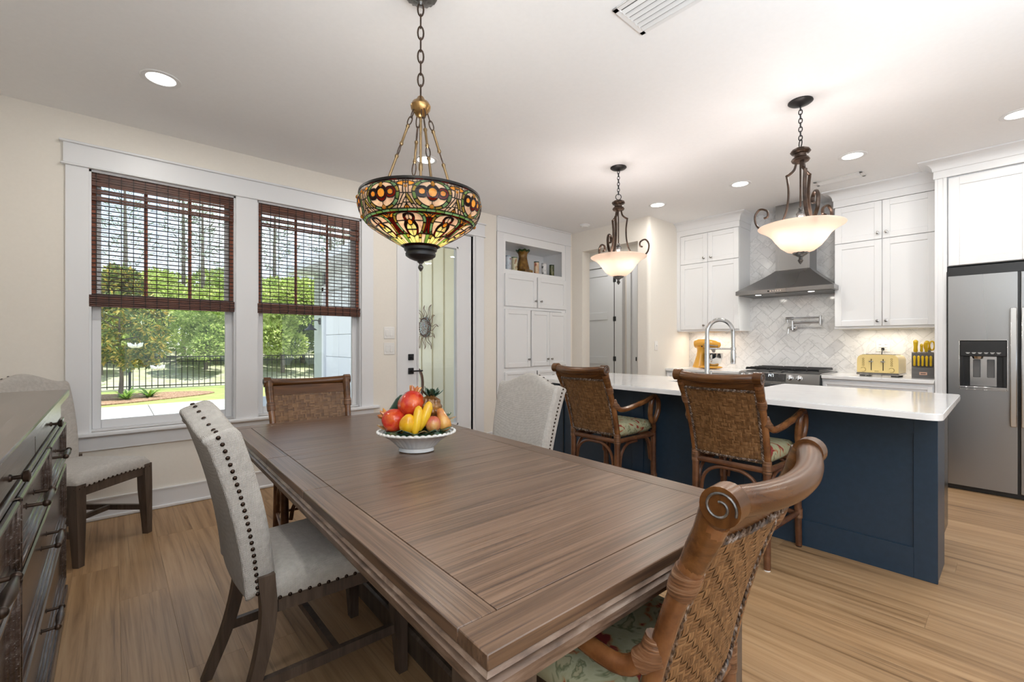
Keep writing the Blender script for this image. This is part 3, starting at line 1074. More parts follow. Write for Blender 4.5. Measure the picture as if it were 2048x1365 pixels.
# tall surround for the fridge
fs_ = E('fridge_surround', (5.5, 0, 0), 'tall white cabinet surround with an over-fridge cupboard, right end of the kitchen wall', 'cabinet')
XF = 5.225
MB().box(XF, XK - .001, .398, .470, 0, 2.6).box(XF, XK - .001, -.66, -.57, 0, 2.6).box(XF + .02, XK - .001, -.57, .398, 1.85, 2.6).box(5.39, XK - .001, -.66, .4695, 2.6, CH - .001).ob('carcass', M['cab'], fs_)
MB().box(XF - .004, XF, .452, .470, 0, 2.6, .002).box(XF - .006, XF + .02, .395, .420, 0, 2.6, .003).ob('edge_bead', M['cab'], fs_)
shaker('x', XF + .02, -.555, -.095, 1.852, 2.585, fs_, M['cab'], st=.068)
shaker('x', XF + .02, -.089, .388, 1.852, 2.585, fs_, M['cab'], st=.068)
crown('x', XF - .004, -.66, .470, 2.595, CH - .0005, .10, (1,), 5.40).ob('crown', M['cab'], fs_)


# base cabinets and counters
def counter(x0, x1, y0, y1, lab, name='stone_counter'):
    o = MB().box(x0, x1, y0, y1, .858, .89, .004).ob(name, M['quartz'])
    return tag(o, lab, 'counter')


for (a, b, lab, clab) in ((.474, 1.285, 'white base cabinet between the range and the fridge', 'white stone counter carrying the yellow toaster and knife block'),
                          (2.055, 2.949, 'white base cabinet left of the range, in the kitchen corner', 'white stone counter carrying the yellow mixer, left of the range')):
    bc = E('base_cabinet', (5.5, (a + b) / 2, 0), lab, 'cabinet')
    MB().box(5.235, XK - .01, a, b, .10, .858).box(5.30, XK - .01, a, b, 0, .1).ob('carcass', M['cab'], bc)
    w_ = (b - a)
    shaker('x', 5.235, a + .01, b - .01, .70, .835, bc, M['cab'], st=.032, name='drawer', knob=((a + b) / 2, .765))
    shaker('x', 5.235, a + .01, a + w_ / 2 - .002, .12, .69, bc, M['cab'], knob=(a + w_ / 2 - .04, .63))
    shaker('x', 5.235, a + w_ / 2 + .002, b - .01, .12, .69, bc, M['cab'], knob=(a + w_ / 2 + .04, .63))
    counter(5.20, XK - .009, a - (.002 if a < 1 else 0), b, clab)

# ------------------------------------------------------------------ range with front controls
rg = E('kitchen_range', (5.5, 1.67, 0), 'stainless gas range with a black touch panel and front knobs, under the hood', 'stove')
ya, yb2 = 1.29, 2.05
MB().box(5.21, XK - .012, ya, yb2, .05, .885).box(5.27, XK - .02, ya + .02, yb2 - .02, 0, .05).ob('body', M['steel'], rg)
MB().prism([(5.165, .775), (5.165, .80), (5.185, .893), (5.26, .903), (XK - .012, .903), (XK - .012, .88), (5.21, .88), (5.21, .775)], ya, yb2, 'y').ob('control_panel', M['steel'], rg)


def onp(t, y, out=0):
    """point on the sloped control face, t from bottom to top"""
    return Vector((5.165 + .02 * t - out * .977, y, .80 + .093 * t + out * .21))


a, b = 1.585, 1.80
q = [onp(.06, a, .0015), onp(.06, b, .0015), onp(.94, b, .0015), onp(.94, a, .0015)]
q2 = [onp(.06, a, -.003), onp(.06, b, -.003), onp(.94, b, -.003), onp(.94, a, -.003)]
MB().add(q + q2, [(0, 1, 2, 3), (7, 6, 5, 4), (0, 4, 5, 1), (1, 5, 6, 2), (2, 6, 7, 3), (3, 7, 4, 0)]).ob('touch_panel', M['black'], rg)
glow = emis('display_glow', (.75, .85, .9), 2.0)
segs = {'1': 'bc', '4': 'fgbc', '7': 'abc'}
dg = MB()


def digit(ch, yc, t0, wd=.013, ht=.30):
    L_, Rr, T_, Bm, Mm = yc + wd / 2, yc - wd / 2, t0 + ht, t0, t0 + ht / 2
    S = {'a': (L_, T_, Rr, T_), 'b': (Rr, T_, Rr, Mm), 'c': (Rr, Mm, Rr, Bm), 'd': (L_, Bm, Rr, Bm), 'e': (L_, Mm, L_, Bm), 'f': (L_, T_, L_, Mm), 'g': (L_, Mm, Rr, Mm)}
    for s in segs[ch]:
        y_a, t_a, y_b, t_b = S[s]
        dg.tube([onp(t_a, y_a, .002), onp(t_b, y_b, .002)], .0016, 5)


digit('1', 1.755, .56)
digit('4', 1.731, .56)
digit('7', 1.711, .56)
for t_ in (.64, .78): dg.tube([onp(t_, 1.744, .002), onp(t_ + .02, 1.744, .002)], .0016, 5)
dg.ob('clock_digits', glow, rg, 0)
lg = MB()
for i in range(5):
    for t_ in (.20, .38):
        y_ = 1.775 - i * .027
        lg.tube([onp(t_, y_, .002), onp(t_ + .05, y_, .002)], .002, 5)
for i in range(4):
    lg.tube([onp(.14 + i * .22, 1.60, .002), onp(.14 + i * .22, 1.612, .002)], .003, 5)
    if i > 1: lg.tube([onp(.14 + i * .22, 1.64, .002), onp(.14 + i * .22, 1.655, .002)], .003, 5)
lg.ob('key_legends', M['grey'], rg, 0)
for y_ in (1.545, 1.465, 1.855, 1.935, 2.005):
    k = MB()
    k.tube([onp(.52, y_, 0), onp(.52, y_, .006), onp(.52, y_, .007), onp(.52, y_, .03), onp(.52, y_, .033)], [.031, .031, .025, .023, .019], 20)
    ko = k.ob('knob', M['chrome'], rg)
    MB().tube([onp(.30, y_, .035), onp(.74, y_, .035)], .005, 6).ob('grip', M['chrome'], ko)
gt = MB()
for i in range(3):
    c0 = ya + .03 + i * .237
    for xx in (5.30, 5.42, 5.54, 5.66, 5.76): gt.box(xx - .006, xx + .006, c0, c0 + .225, .918, .942, .003)
    for yy in (c0 + .006, c0 + .11, c0 + .219): gt.box(5.28, 5.78, yy - .006, yy + .006, .915, .935, .003)
gt.ob('burner_grates', M['blackM'], rg)
MB().box(5.175, 5.21, ya + .012, yb2 - .012, .17, .755, .004).ob('oven_door', M['steel'], rg)
MB().box(5.1725, 5.18, ya + .12, yb2 - .12, .28, .62).ob('oven_window', M['black'], rg)
MB().tube([(5.13, ya + .06, .72), (5.13, yb2 - .06, .72)], .012, 12).box(5.13, 5.18, ya + .08, ya + .1, .71, .73).box(5.13, 5.18, yb2 - .1, yb2 - .08, .71, .73).ob('oven_handle', M['chrome'], rg)
MB().box(5.20, 5.21, ya, yb2, .756, .774).ob('shadow_gap', M['black'], rg)

# ------------------------------------------------------------------ chimney hood
hd = E('range_hood', (5.58, 1.66, 1.745), 'stainless chimney range hood with a flared canopy on the marble wall', 'range hood')
xa, xb = 5.32, XK - .012
ya, yb2 = 1.205, 2.145
MB().box(xa, xb, ya, yb2, 1.745, 1.792, .003).ob('canopy_band', M['steel'], hd)
t0 = [(xa + .004, ya + .004, 1.79), (xa + .004, yb2 - .004, 1.79), (xb, yb2 - .004, 1.79), (xb, ya + .004, 1.79)]
t1 = [(5.56, 1.475, 2.012), (5.56, 1.812, 2.012), (xb, 1.812, 2.012), (xb, 1.475, 2.012)]
vs, fs = [], []
K = 8
for i in range(K + 1):
    t_ = i / K
    e = 1 - (1 - t_) ** 1.12
    for p, q in zip(t0, t1): vs.append((p[0] + (q[0] - p[0]) * e, p[1] + (q[1] - p[1]) * e, p[2] + (q[2] - p[2]) * t_))
for i in range(K):
    for j in range(4): fs.append((i * 4 + j, i * 4 + (j + 1) % 4, i * 4 + 4 + (j + 1) % 4, i * 4 + 4 + j))
fs.append((K * 4, K * 4 + 1, K * 4 + 2, K * 4 + 3))
MB().add(vs, fs).ob('canopy', M['steel'], hd, 20)
MB().box(5.565, xb, 1.478, 1.808, 2.0, CH - .001).ob('chimney', M['steel'], hd)
MB().box(xa + .03, xb - .03, ya + .03, yb2 - .03, 1.741, 1.746).ob('filter_panel', M['grey'], hd)
for k in range(6):
    MB().tube([(xa, 1.80 - k * .024, 1.768), (xa - .005, 1.80 - k * .024, 1.768)], .007 if k else .008, 12).ob('button', M['chrome'] if k else M['black'], hd)
for yy in (1.42, 1.93):
    MB().lathe([(.03, 0), (.028, -.003), (.001, -.003)], 20, (5.40, yy, 1.742)).ob('hood_lamp', M['can'], hd)
    lamp('hood_lamp', 'AREA', (5.42, yy, 1.733), 1.1, (1, .95, .86), .05)

# ------------------------------------------------------------------ pot filler tap
pf = E('pot_filler', (XK, 1.72, 1.37), 'brushed nickel folding pot-filler tap on the marble above the range', 'tap')
b = MB()
b.tube([(XK - .008, 1.70, 1.375), (XK - .015, 1.70, 1.375), (XK - .018, 1.70, 1.375), (XK - .07, 1.70, 1.375)], [.036, .036, .016, .016], 18)
b.ob('wall_flange', M['chrome'], pf)
MB().tube([(XK - .07, 1.70, 1.35), (XK - .07, 1.70, 1.455)], .014, 14).tube([(XK - .07, 1.705, 1.43), (XK - .07, 1.44, 1.43)], .0085, 12).ob('lower_arm', M['chrome'], pf)
MB().tube([(XK - .07, 1.43, 1.405), (XK - .07, 1.43, 1.505)], .013, 14).ob('elbow', M['chrome'], pf)
MB().tube([(XK - .07, 1.44, 1.487), (XK - .07, 1.68, 1.487), (XK - .07, 1.69, 1.487), (XK - .07, 1.765, 1.487)], [.0085, .0085, .015, .015], 12).tube([(XK - .07, 1.75, 1.49), (XK - .07, 1.75, 1.44)], .008, 10).ob('upper_arm', M['chrome'], pf)
MB().tube([(XK - .075, 1.72, 1.375), (XK - .095, 1.725, 1.372)], .018, 12).tube([(XK - .09, 1.73, 1.37), (XK - .10, 1.735, 1.31)], .005, 8).ob('lever', M['chrome'], pf)

# ------------------------------------------------------------------ fridge
fr = E('refrigerator', (5.5, -.06, 0), 'stainless side-by-side refrigerator with an ice and water dispenser in its left door', 'refrigerator')
XD = 5.185
MB().box(XD + .07, XK - .03, -.535, .385, .02, 1.785).ob('case', M['grey'], fr)
MB().box(XD + .05, XD + .12, -.54, .39, 1.765, 1.835).ob('top_gap', M['black'], fr)
# left door with a rectangular well for the dispenser
ld = holed(MB(), 'x', XD, XD + .065, .002, .385, .045, 1.757, [(.055, .318, .835, 1.228)])
ld = ld.ob('freezer_door', M['steel'], fr)
MB().box(XD, XD + .065, -.535, -.014, .045, 1.757, .004).ob('fridge_door', M['steel'], fr)
MB().box(XD + .02, XD + .07, -.0135, .0015, .045, 1.757).ob('door_gap', M['black'], fr)
MB().box(XD + .03, XD + .075, .386, .397, .0, 1.80).ob('side_gap', M['black'], fr)
w = MB().box(XD + .062, XD + .066, .05, .322, .83, 1.232)
for a, b in ((.055, .075), (.298, .318)): w.box(XD + .006, XD + .064, a, b, .85, 1.228)
w.ob('dispenser_well', M['black'], fr)
MB().box(XD - .001, XD + .05, .057, .316, 1.10, 1.226, .004).ob('dispenser_control', M['black'], fr)
MB().box(XD + .045, XD + .061, .11, .262, .86, 1.10, .002).ob('dispenser_back', M['chrome'], fr)
for a in (.122, .200): MB().box(XD + .032, XD + .046, a, a + .042, .93, 1.075, .003).ob('paddle', M['grey'], fr)
MB().lathe([(.035, 0), (.028, -.02), (.001, -.02)], 20, (XD + .03, .215, 1.10)).ob('spout', M['chrome'], fr)
MB().box(XD - .004, XD + .06, .055, .318, .832, .858, .004).ob('drip_tray', M['chrome'], fr)
rim = MB()
for a, b, c_, d_ in ((.051, .057, .83, 1.233), (.316, .322, .83, 1.233), (.051, .322, .83, .836), (.051, .322, 1.227, 1.233)): rim.box(XD - .004, XD + .002, a, b, c_, d_, .0015)
rim.ob('dispenser_rim', M['chrome'], fr)
tx = MB()
for k in range(6):
    y_ = .282 - k * .034
    tx.box(XD - .0018, XD - .0008, y_ - .024, y_, 1.128, 1.131).box(XD - .0018, XD - .0008, y_ - .019, y_ - .004, 1.121, 1.124)
tx.ob('legend', M['white'], fr, 0)
for a, b in ((.004, .040), (-.052, -.016)):
    hb = MB().box(XD - .062, XD - .046, a, b, .565, 1.478, .005)
    for z in (.60, 1.42): hb.box(XD - .05, XD + .002, a + .008, b - .008, z, z + .03, .003)
    hb.ob('handle', M['chrome'], fr)
MB().box(XD + .035, XD + .075, -.53, .385, .004, .042).ob('toe_grille', M['black'], fr)

# ------------------------------------------------------------------ island
isl = E('kitchen_island', (3.45, 1.55, 0), 'navy blue kitchen island base with recessed panels facing the dining table', 'kitchen island')
XI = 3.078
yl, yr = 2.90, .265
b = MB().box(XI + .02, 3.40, yr + .002, yl, 0, .86).box(3.40, 3.86, yr + .03, yl, .09, .86).box(3.44, 3.80, yr + .05, yl, 0, .09)
b.ob('body', M['navy'], isl)
cuts = [yr, .357, 1.13, 1.20, 1.933, 2.032, 2.762, yl]
f = MB()
for a, b_ in ((yr, .357), (1.085, 1.185), (1.933, 2.032), (2.762, yl)): f.box(XI, XI + .03, a, b_, 0, .86, .0012)
for a, b_ in ((.357, 1.085), (1.185, 1.933), (2.032, 2.762)):
    f.box(XI, XI + .03, a, b_, .742, .86).box(XI, XI + .03, a, b_, 0, .155)
f.ob('panel_frame', M['navy'], isl)
for a, b_ in ((.357, 1.085), (1.185, 1.933), (2.032, 2.762)):
    MB().box(XI + .010, XI + .025, a, b_, .155, .742).ob('recessed_panel', M['navy'], isl)
MB().box(XI - .0005, XI + .004, 2.758, 2.764, 0, .86).ob('joint', M['dark'], isl)
MB().box(3.39, 3.85, yr + .022, yr + .031, .09, .858).ob('black_end_sheet', M['black'], isl)  # black sheet over the set-back end of the base
# counter: one slab with a notch at the kitchen side for the apron sink
SY0, SY1, SX = 1.215, 1.93, 3.44
NR, NL, FR, FL = (2.745, .222), (2.905, 3.06), (3.915, .235), (3.955, 3.06)


def rnd(p, a, b, r, n=6):
    p, a, b = Vector((*p, 0)), Vector((*a, 0)), Vector((*b, 0))
    da, db = (a - p).normalized(), (b - p).normalized()
    out = []
    for i in range(n + 1):
        t_ = i / n
        q = p + da * r * (1 - t_) ** 2 + db * r * t_ ** 2
        out.append((q.x, q.y))
    return out


ctr = MB()
xf = lambda y: FR[0] + (FL[0] - FR[0]) * (y - FR[1]) / (FL[1] - FR[1])
pl = rnd(NR, NL, FR, .07) + rnd(FR, NR, FL, .03)
pl += [(xf(SY0), SY0), (SX, SY0), (SX, SY1), (xf(SY1), SY1)]
pl += rnd(FL, FR, NL, .03) + rnd(NL, FL, NR, .05)
bm = bmesh.new()
vv = [bm.verts.new((p[0], p[1], .858)) for p in pl]
fc = bm.faces.new(vv)
ex = bmesh.ops.extrude_face_region(bm, geom=[fc])
bmesh.ops.translate(bm, verts=[e for e in ex['geom'] if isinstance(e, bmesh.types.BMVert)], vec=(0, 0, .032))
bmesh.ops.recalc_face_normals(bm, faces=bm.faces)
eds = [e for e in bm.edges if abs(e.verts[0].co.z - e.verts[1].co.z) < 1e-5 and e.verts[0].co.z > .88]
bmesh.ops.bevel(bm, geom=eds, offset=.004, segments=2, affect='EDGES')
me = bpy.data.meshes.new('island_counter')
bm.to_mesh(me)
bm.free()
me.materials.append(M['quartz'])
me.shade_smooth()
me.set_sharp_from_angle(angle=R(30))
tag(put('island_counter', me), 'long white stone island counter with rounded corners', 'counter')
sk = E('apron_sink', (3.7, 1.57, .65), 'stainless apron sink let into the kitchen side of the island counter', 'sink')
s = MB().box(SX + .002, xf(SY0) + .02, SY0 + .002, SY0 + .02, .66, .884).box(SX + .002, xf(SY0) + .02, SY1 - .02, SY1 - .002, .66, .884)
s.box(SX + .002, SX + .02, SY0, SY1, .66, .884).box(xf(SY0) + .005, xf(SY0) + .025, SY0 + .002, SY1 - .002, .64, .884).box(SX, xf(SY0) + .02, SY0 + .002, SY1 - .002, .645, .66)
s.ob('basin', M['steel'], sk)
MB().lathe([(.04, .661), (.038, .664), (.001, .663)], 18, (3.68, 1.57, 0)).ob('drain', M['chrome'], sk)
fa = E('kitchen_tap', (3.385, 1.573, .89), 'tall spring-neck nickel kitchen tap standing on the island', 'tap', local=True, rz=R(-28))
MB().lathe([(.028, 0), (.028, .006), (.022, .012), (.018, .03), (.017, .34), (.015, .36)], 20).ob('column', M['chrome'], fa)
rp = [(0, 0, .36)] + arc((.115, 0, .395), .115, pi, 0, 16, ry=.10) + [(.232, 0, .34), (.232, 0, .26)]
MB().tube(rp, .0135, 10).ob('hose', M['chrome'], fa)
sp = MB()
P_ = bez(rp, 6)
for i in range(0, len(P_) - 1, 1):
    t_ = (P_[i + 1] - P_[i]).normalized()
    sp.tube([P_[i] - t_ * .0012, P_[i] + t_ * .0012], .0155, 10)
sp.ob('spring', M['chrome'], fa, kind='stuff')
MB().tube([(.232, 0, .265), (.232, 0, .25), (.232, 0, .17), (.232, 0, .155)], [.014, .019, .019, .017], 16).box(.249, .258, -.008, .008, .205, .24, .003).ob('spray_head', M['chrome'], fa)
MB().tube([(0, 0, .275), (.20, 0, .272), (.232, 0, .272)], [.007, .006, .008], 10).tube([(.232, 0, .262), (.232, 0, .282)], .021, 14).ob('holder_arm', M['chrome'], fa)
MB().tube([(0, -.012, .06), (0, -.045, .065), (0, -.05, .11)], .006, 8).ob('lever', M['chrome'], fa)

# ------------------------------------------------------------------ counter-top things
plate('x', (XK - .008, .905, 1.175), 2, 'white double socket on the marble above the yellow toaster', .115, .115, outlet=True)
to = E('toaster', (5.53, .875, .89), 'pale yellow four-slice toaster on the counter below the socket', 'toaster', local=True, rz=-pi / 2 - .10)
prof = []
hw, hh, rr_ = .158, .19, .055


def rrect(hx, z0, z1, r, n=6, rb=.02):
    out = []
    for cx, cz, a0, rad in ((hx - rb, z0 + rb, -pi / 2, rb), (hx - r, z1 - r, 0, r), (-hx + r, z1 - r, pi / 2, r), (-hx + rb, z0 + rb, pi, rb)):
        for i in range(n + 1):
            w = a0 + pi / 2 * i / n
            out.append((cx + rad * cos(w), cz + rad * sin(w)))
    return out


MB().prism(rrect(hw, .022, hh + .016, .05), -.115, .115, 'y').ob('body', M['butter'], to, 60)
MB().prism(rrect(hw + .004, .010, .034, .008, 3, .008), -.118, .118, 'y').ob('base_trim', M['chrome'], to)
for sx_ in (-1, 1):
    for sy_ in (-1, 1): MB().box(sx_ * .12 - .02, sx_ * .12 + .02, sy_ * .09 - .015, sy_ * .09 + .015, 0, .012).ob('foot', M['black'], to)
for xx in (-.045, .045):
    MB().box(xx - .003, xx + .003, -.1165, -.114, .055, .165).ob('lever_slot', M['black'], to)
    MB().box(xx - .016, xx + .016, -.135, -.114, .134, .146, .003).ob('lever', M['chrome'], to)
dk = mat('toaster_print', (.22, .15, .04), .4)
for sx_ in (-1, 1):
    xx = sx_ * .108
    MB().tube([(xx, -.115, .062), (xx, -.122, .062)], .017, 18).ob('browning_dial', M['butter'], to)
    MB().tube([(p[0], -.1165, p[2]) for p in arc((xx, 0, .062), .021, R(-120), R(150), 14)], .0012, 5).ob('dial_ring', dk, to)
    for k in range(4):
        MB().tube([(p[0], -.1160, p[2]) for p in arc((xx, 0, .105 + k * .020), .0075, 0, 2 * pi, 12)], .0012, 5).ob('button_ring', dk, to)
for yy in (-.055, .055): MB().box(-.13, .13, yy - .018, yy + .018, hh + .0155, hh + .0175).ob('bread_slot', M['black'], to)
MB().box(-.02, .012, -.1163, -.115, .048, .052).ob('maker_mark', dk, to)
MB((Matrix.Translation((5.53, .875, .89)) @ Matrix.Rotation(-pi / 2 - .10, 4, 'Z')).inverted()).tube(bez([(5.815, .905, 1.146), (5.79, .905, 1.143), (5.775, .907, 1.12), (5.77, .91, 1.06), (5.76, .91, .97), (5.70, .90, .90), (5.66, .89, .905)], 6), .004, 8).box(5.80, 5.822, .893, .917, 1.132, 1.160, .004).ob('power_cord', M['black'], to)
kb = E('knife_block', (5.50, .575, .89), 'grey knife block full of yellow-handled knives, at the right end of the counter', 'knife block', local=True, rz=-pi / 2 + .12)
gb = noisy('grey_wood', [(.3, (.075, .070, .068)), (.7, (.12, .112, .108))], (6, 6, 40), .5)
MB().prism([(-.085, 0), (.085, 0), (.085, .03), (.02, .235), (-.035, .225), (-.035, .108), (-.085, .095)], -.075, .075, 'x').ob('block', gb, kb)
MB().box(-.024, .028, -.0875, -.0845, .030, .056, .001).ob('name_plate', mat('copper_plate', (.55, .33, .24), .4, .4), kb)
MB().box(-.015, .019, -.0885, -.087, .039, .046).ob('plate_print', M['dark'], kb)


def kn(loc, ln, r, tilt, lab, wide=1.0, rx=0):
    k = E('kitchen_knife', (0, 0, 0), lab, 'knife', 'yellow-handled knives in the block', local=True)
    mt = kb_m @ Matrix.Translation(loc) @ Matrix.Rotation(R(tilt), 4, 'X') @ Matrix.Rotation(R(rx), 4, 'Y')
    k.matrix_world = mt
    MB().tube([(0, 0, .012), (0, 0, .02), (0, 0, ln * .5), (0, 0, ln * .9), (0, 0, ln)], [r * .75, r, r * .85, r * 1.1, r * .5], 10, flat=wide, up=(0, 1, 0)).ob('handle', M['knife'], k)
    MB().box(-.0012, .0012, -r * .9, r * .9, -.05, .013).ob('blade', M['chrome'], k)


kb_m = Matrix.Translation((5.50, .575, .89)) @ Matrix.Rotation(-pi / 2 + .12, 4, 'Z')
for k in range(5):
    kn((-.056 + k * .027, -.058, .100), .108, .0115, 20, ('leftmost of the five', 'second from the left of the five', 'middle one of the five', 'fourth from the left of the five', 'rightmost of the five')[k] + ' yellow steak knives in front', .8)
for x_, z_, ln, r_, lab in ((-.048, .225, .125, .021, 'largest yellow knife handle at the back left of the block'), (-.008, .228, .085, .014, 'short yellow knife handle behind the front row of the block'), (.024, .228, .112, .016, 'long yellow knife handle at the back right of the block')):
    kn((x_, -.012, z_), ln, r_, 18, lab, .8)
sc = E('kitchen_shears', (0, 0, 0), 'yellow kitchen shears with looped grips at the back right of the knife block', 'scissors', local=True)
sc.matrix_world = kb_m @ Matrix.Translation((.045, .012, .23)) @ Matrix.Rotation(R(16), 4, 'X')
for s_ in (-1, 1):
    MB().tube([(p[0] + s_ * .017, 0, p[2]) for p in arc((0, 0, .065), .017, 0, 2 * pi, 16, ry=.042)], .007, 8, closed=False).ob('grip', M['knife'], sc)
MB().box(-.010, .010, -.002, .002, -.05, .03).ob('blades', M['chrome'], sc)

mx_ = E('stand_mixer', (5.50, 2.56, .89), 'yellow stand mixer with a polished steel bowl, on the counter in the corner', 'mixer', local=True, rz=-pi / 2)
# local x runs along the counter (towards the range), y away from the wall side
MB().ball((.03, 0, .020), (.165, .095, .022), 24, 8).ob('base', M['yellow'], mx_)
MB().tube([(-.095, 0, .01), (-.09, 0, .06), (-.075, 0, .15), (-.07, 0, .22), (-.07, 0, .27)], [.078, .066, .052, .047, .055], 18, flat=1.15, up=(1, 0, 0)).ob('column', M['yellow'], mx_)
MB().tube([(-.155, 0, .30), (-.145, 0, .302), (-.10, 0, .305), (0, 0, .305), (.10, 0, .298), (.155, 0, .288), (.168, 0, .285)], [.025, .048, .062, .064, .052, .036, .012], 20, flat=.95).ob('motor_head', M['yellow'], mx_)
MB().tube([(-.01, -.0635, .295), (.155, -.045, .282)], .007, 6).ob('trim_band', M['chrome'], mx_)
MB().tube([(.085, 0, .26), (.085, 0, .24), (.085, 0, .20)], [.036, .034, .012], 16).ob('beater_hub', M['chrome'], mx_)
MB().lathe([(.045, .03), (.05, .036), (.085, .08), (.103, .14), (.107, .19), (.110, .193), (.104, .19), (.098, .14), (.05, .05)], 30, (.085, 0, 0), cap=False).ob('bowl', mat('polished_steel', (.68, .67, .65), .07, 1), mx_)
MB().tube(bez([(.10, -.098, .17), (.115, -.135, .165), (.115, -.14, .11), (.10, -.092, .09)], 6), .008, 8).ob('bowl_handle', M['chrome'], mx_)
MB().tube([(-.03, -.058, .275), (-.03, -.072, .275)], .008, 8).ob('speed_knob', M['black'], mx_)
print('part 3 ok')
# ------------------------------------------------------------------ dining table
TZ = .745
TL, TWD = 2.33, .985
tb = E('dining_table', (.942, 1.672, 0), 'large brown oak extending dining table carrying the bowl of ceramic fruit', 'table', local=True, rz=R(-1.7))
hx, hy, th_, fr_ = TWD / 2, TL / 2, .026, .082
zb = TZ - th_
LY0, LY1 = -.205, .305          # loose centre leaf


def tboard(name, x0, x1, y0, y1, m, b=.0018):
    return MB().box(x0 + .0006, x1 - .0006, y0 + .0006, y1 - .0006, zb, TZ, b).ob(name, m, tb)


tboard('end_board', -hx, hx, -hy, -hy + fr_, M['tabX'])
tboard('end_board', -hx, hx, hy - fr_, hy, M['tabX'])
for s_ in (-1, 1):
    a, b = (-hx, -hx + fr_) if s_ < 0 else (hx - fr_, hx)
    for y0, y1 in ((-hy + fr_, LY0), (LY0, LY1), (LY1, hy - fr_)):
        tboard('side_board', a, b, y0, y1, M['tabY'])
ix = hx - fr_
for y0, y1 in ((-hy + fr_, LY0 - .09), (LY0 - .09, LY0), (LY0, LY0 + .07), (LY0 + .07, LY1 - .09), (LY1 - .09, LY1 - .02), (LY1 - .02, LY1), (LY1, LY1 + .10), (LY1 + .10, hy - fr_)):
    tboard('field_plank', -ix, ix, y0, y1, M['tabX'], .0008)
e = MB()                                                     # moulded edge under the boards
pr = [(-.002, 0), (.004, -.006), (-.004, -.014), (.006, -.020), (.004, -.036), (-.008, -.044), (-.010, -.058), (-.05, -.058), (-.05, 0)]
ring = []
for o, z in pr:
    for sx_, sy_ in ((-1, -1), (1, -1), (1, 1), (-1, 1)):
        ring.append((sx_ * (hx + o), sy_ * (hy + o), zb + z))
n = len(pr)
fs = []
for i in range(n):
    for k in range(4):
        fs.append((i * 4 + k, i * 4 + (k + 1) % 4, ((i + 1) % n) * 4 + (k + 1) % 4, ((i + 1) % n) * 4 + k))
e.add(ring, fs)
e.box(-hx + .05, hx - .05, -hy + .05, hy - .05, zb - .012, zb - .002)
e.ob('moulded_edge', M['tabE'], tb, 25)
for s_ in (-1, 1):
    MB().box(-hx + .10, hx - .10, s_ * (hy - .10) - .012, s_ * (hy - .10) + .012, zb - .115, zb - .012).ob('apron', M['tabZ'], tb)
    for y0, y1 in ((-hy + .1, -.25), (-.22, .32), (.35, hy - .1)):
        MB().box(s_ * (hx - .075) - .011, s_ * (hx - .075) + .011, y0, y1, zb - .112, zb - .012).ob('apron', M['tabZ'], tb)
for sx_ in (-1, 1):
    for sy_ in (-1, 1):
        cx, cy = sx_ * (hx - .078), sy_ * (hy - .085)
        l = MB().box(cx - .055, cx + .055, cy - .055, cy + .055, .55, zb - .012, .006).box(cx - .062, cx + .062, cy - .062, cy + .062, .525, .55, .006)
        l.box(cx - .048, cx + .048, cy - .048, cy + .048, .07, .525, .008).box(cx - .060, cx + .060, cy - .060, cy + .060, 0, .07, .008)
        if sy_ < 0: l.ob('leg', M['tabZ'], tb)
# trestle panel between the feet
MB().box(-.055, .055, -.86, .86, .10, .60, .004).ob('trestle_panel', M['tabZ'], tb)
MB().box(-.085, .085, -.90, .90, 0, .10, .010).ob('plinth', M['tabZ'], tb)
for y_ in (-.85, 0, .85): MB().box(-.075, .075, y_ - .05, y_ + .05, .10, zb - .012, .006).ob('trestle_post', M['tabZ'], tb)

# ------------------------------------------------------------------ upholstered side chairs
wc = E('side_chair', (0, 0, 0), 'x', 'chair', 'cream linen chairs with nailhead trim', local=True)


def backp(u, v):
    """front face of the back: u -1..1 across, v 0..1 up"""
    hwid = .205 + .040 * v
    a = abs(u)
    hump = .058 * (0.5 + 0.5 * cos(pi * min(1, a / .80))) ** .8
    z = .455 + v * (.515 + hump)
    k = max(0, (z - .455) / .56)
    y = -.150 - .030 * k - .095 * k ** 1.9
    return Vector((u * hwid, y - .012 * (1 - u * u), z))


TH = .088


def rim(u, v):
    p = backp(u, v)
    # rounded pillow edge
    e_ = max(0, abs(u) - .86) / .14
    t_ = max(0, v - .95) / .05
    p.y -= .012 * (e_ ** 2 + t_ ** 2)
    return p, Vector((0, .93, .35))


MB().slab(lambda a, b: rim(2 * a - 1, b), 26, 22, TH).ob('backrest', M['linen'], wc, 50)
soften(wc.children[0].data, .020)
seat = MB()


def seatp(a, b):
    x = (2 * a - 1)
    wdt = .215 + .025 * b
    edge = max(0, max(abs(x), abs(2 * b - 1)) - .80) / .20
    return Vector((x * wdt, -.165 + .435 * b, .492 + .012 * (1 - x * x) - .030 * edge ** 2)), Vector((0, 0, 1))


seat.slab(seatp, 20, 20, .052)
soften(seat.ob('seat', M['linen'], wc, 60).data, .012)
f = MB().box(-.205, .205, -.16, -.13, .375, .442).box(-.235, .235, .235, .262, .375, .442)
for s_ in (-1, 1):
    f.add([(s_ * .188, -.15, .375), (s_ * .212, -.15, .375), (s_ * .237, .25, .375), (s_ * .213, .25, .375), (s_ * .188, -.15, .442), (s_ * .212, -.15, .442), (s_ * .237, .25, .442), (s_ * .213, .25, .442)],
          [(0, 1, 2, 3), (7, 6, 5, 4), (0, 4, 5, 1), (1, 5, 6, 2), (2, 6, 7, 3), (3, 7, 4, 0)])
f.ob('seat_rail', M['cleg'], wc)


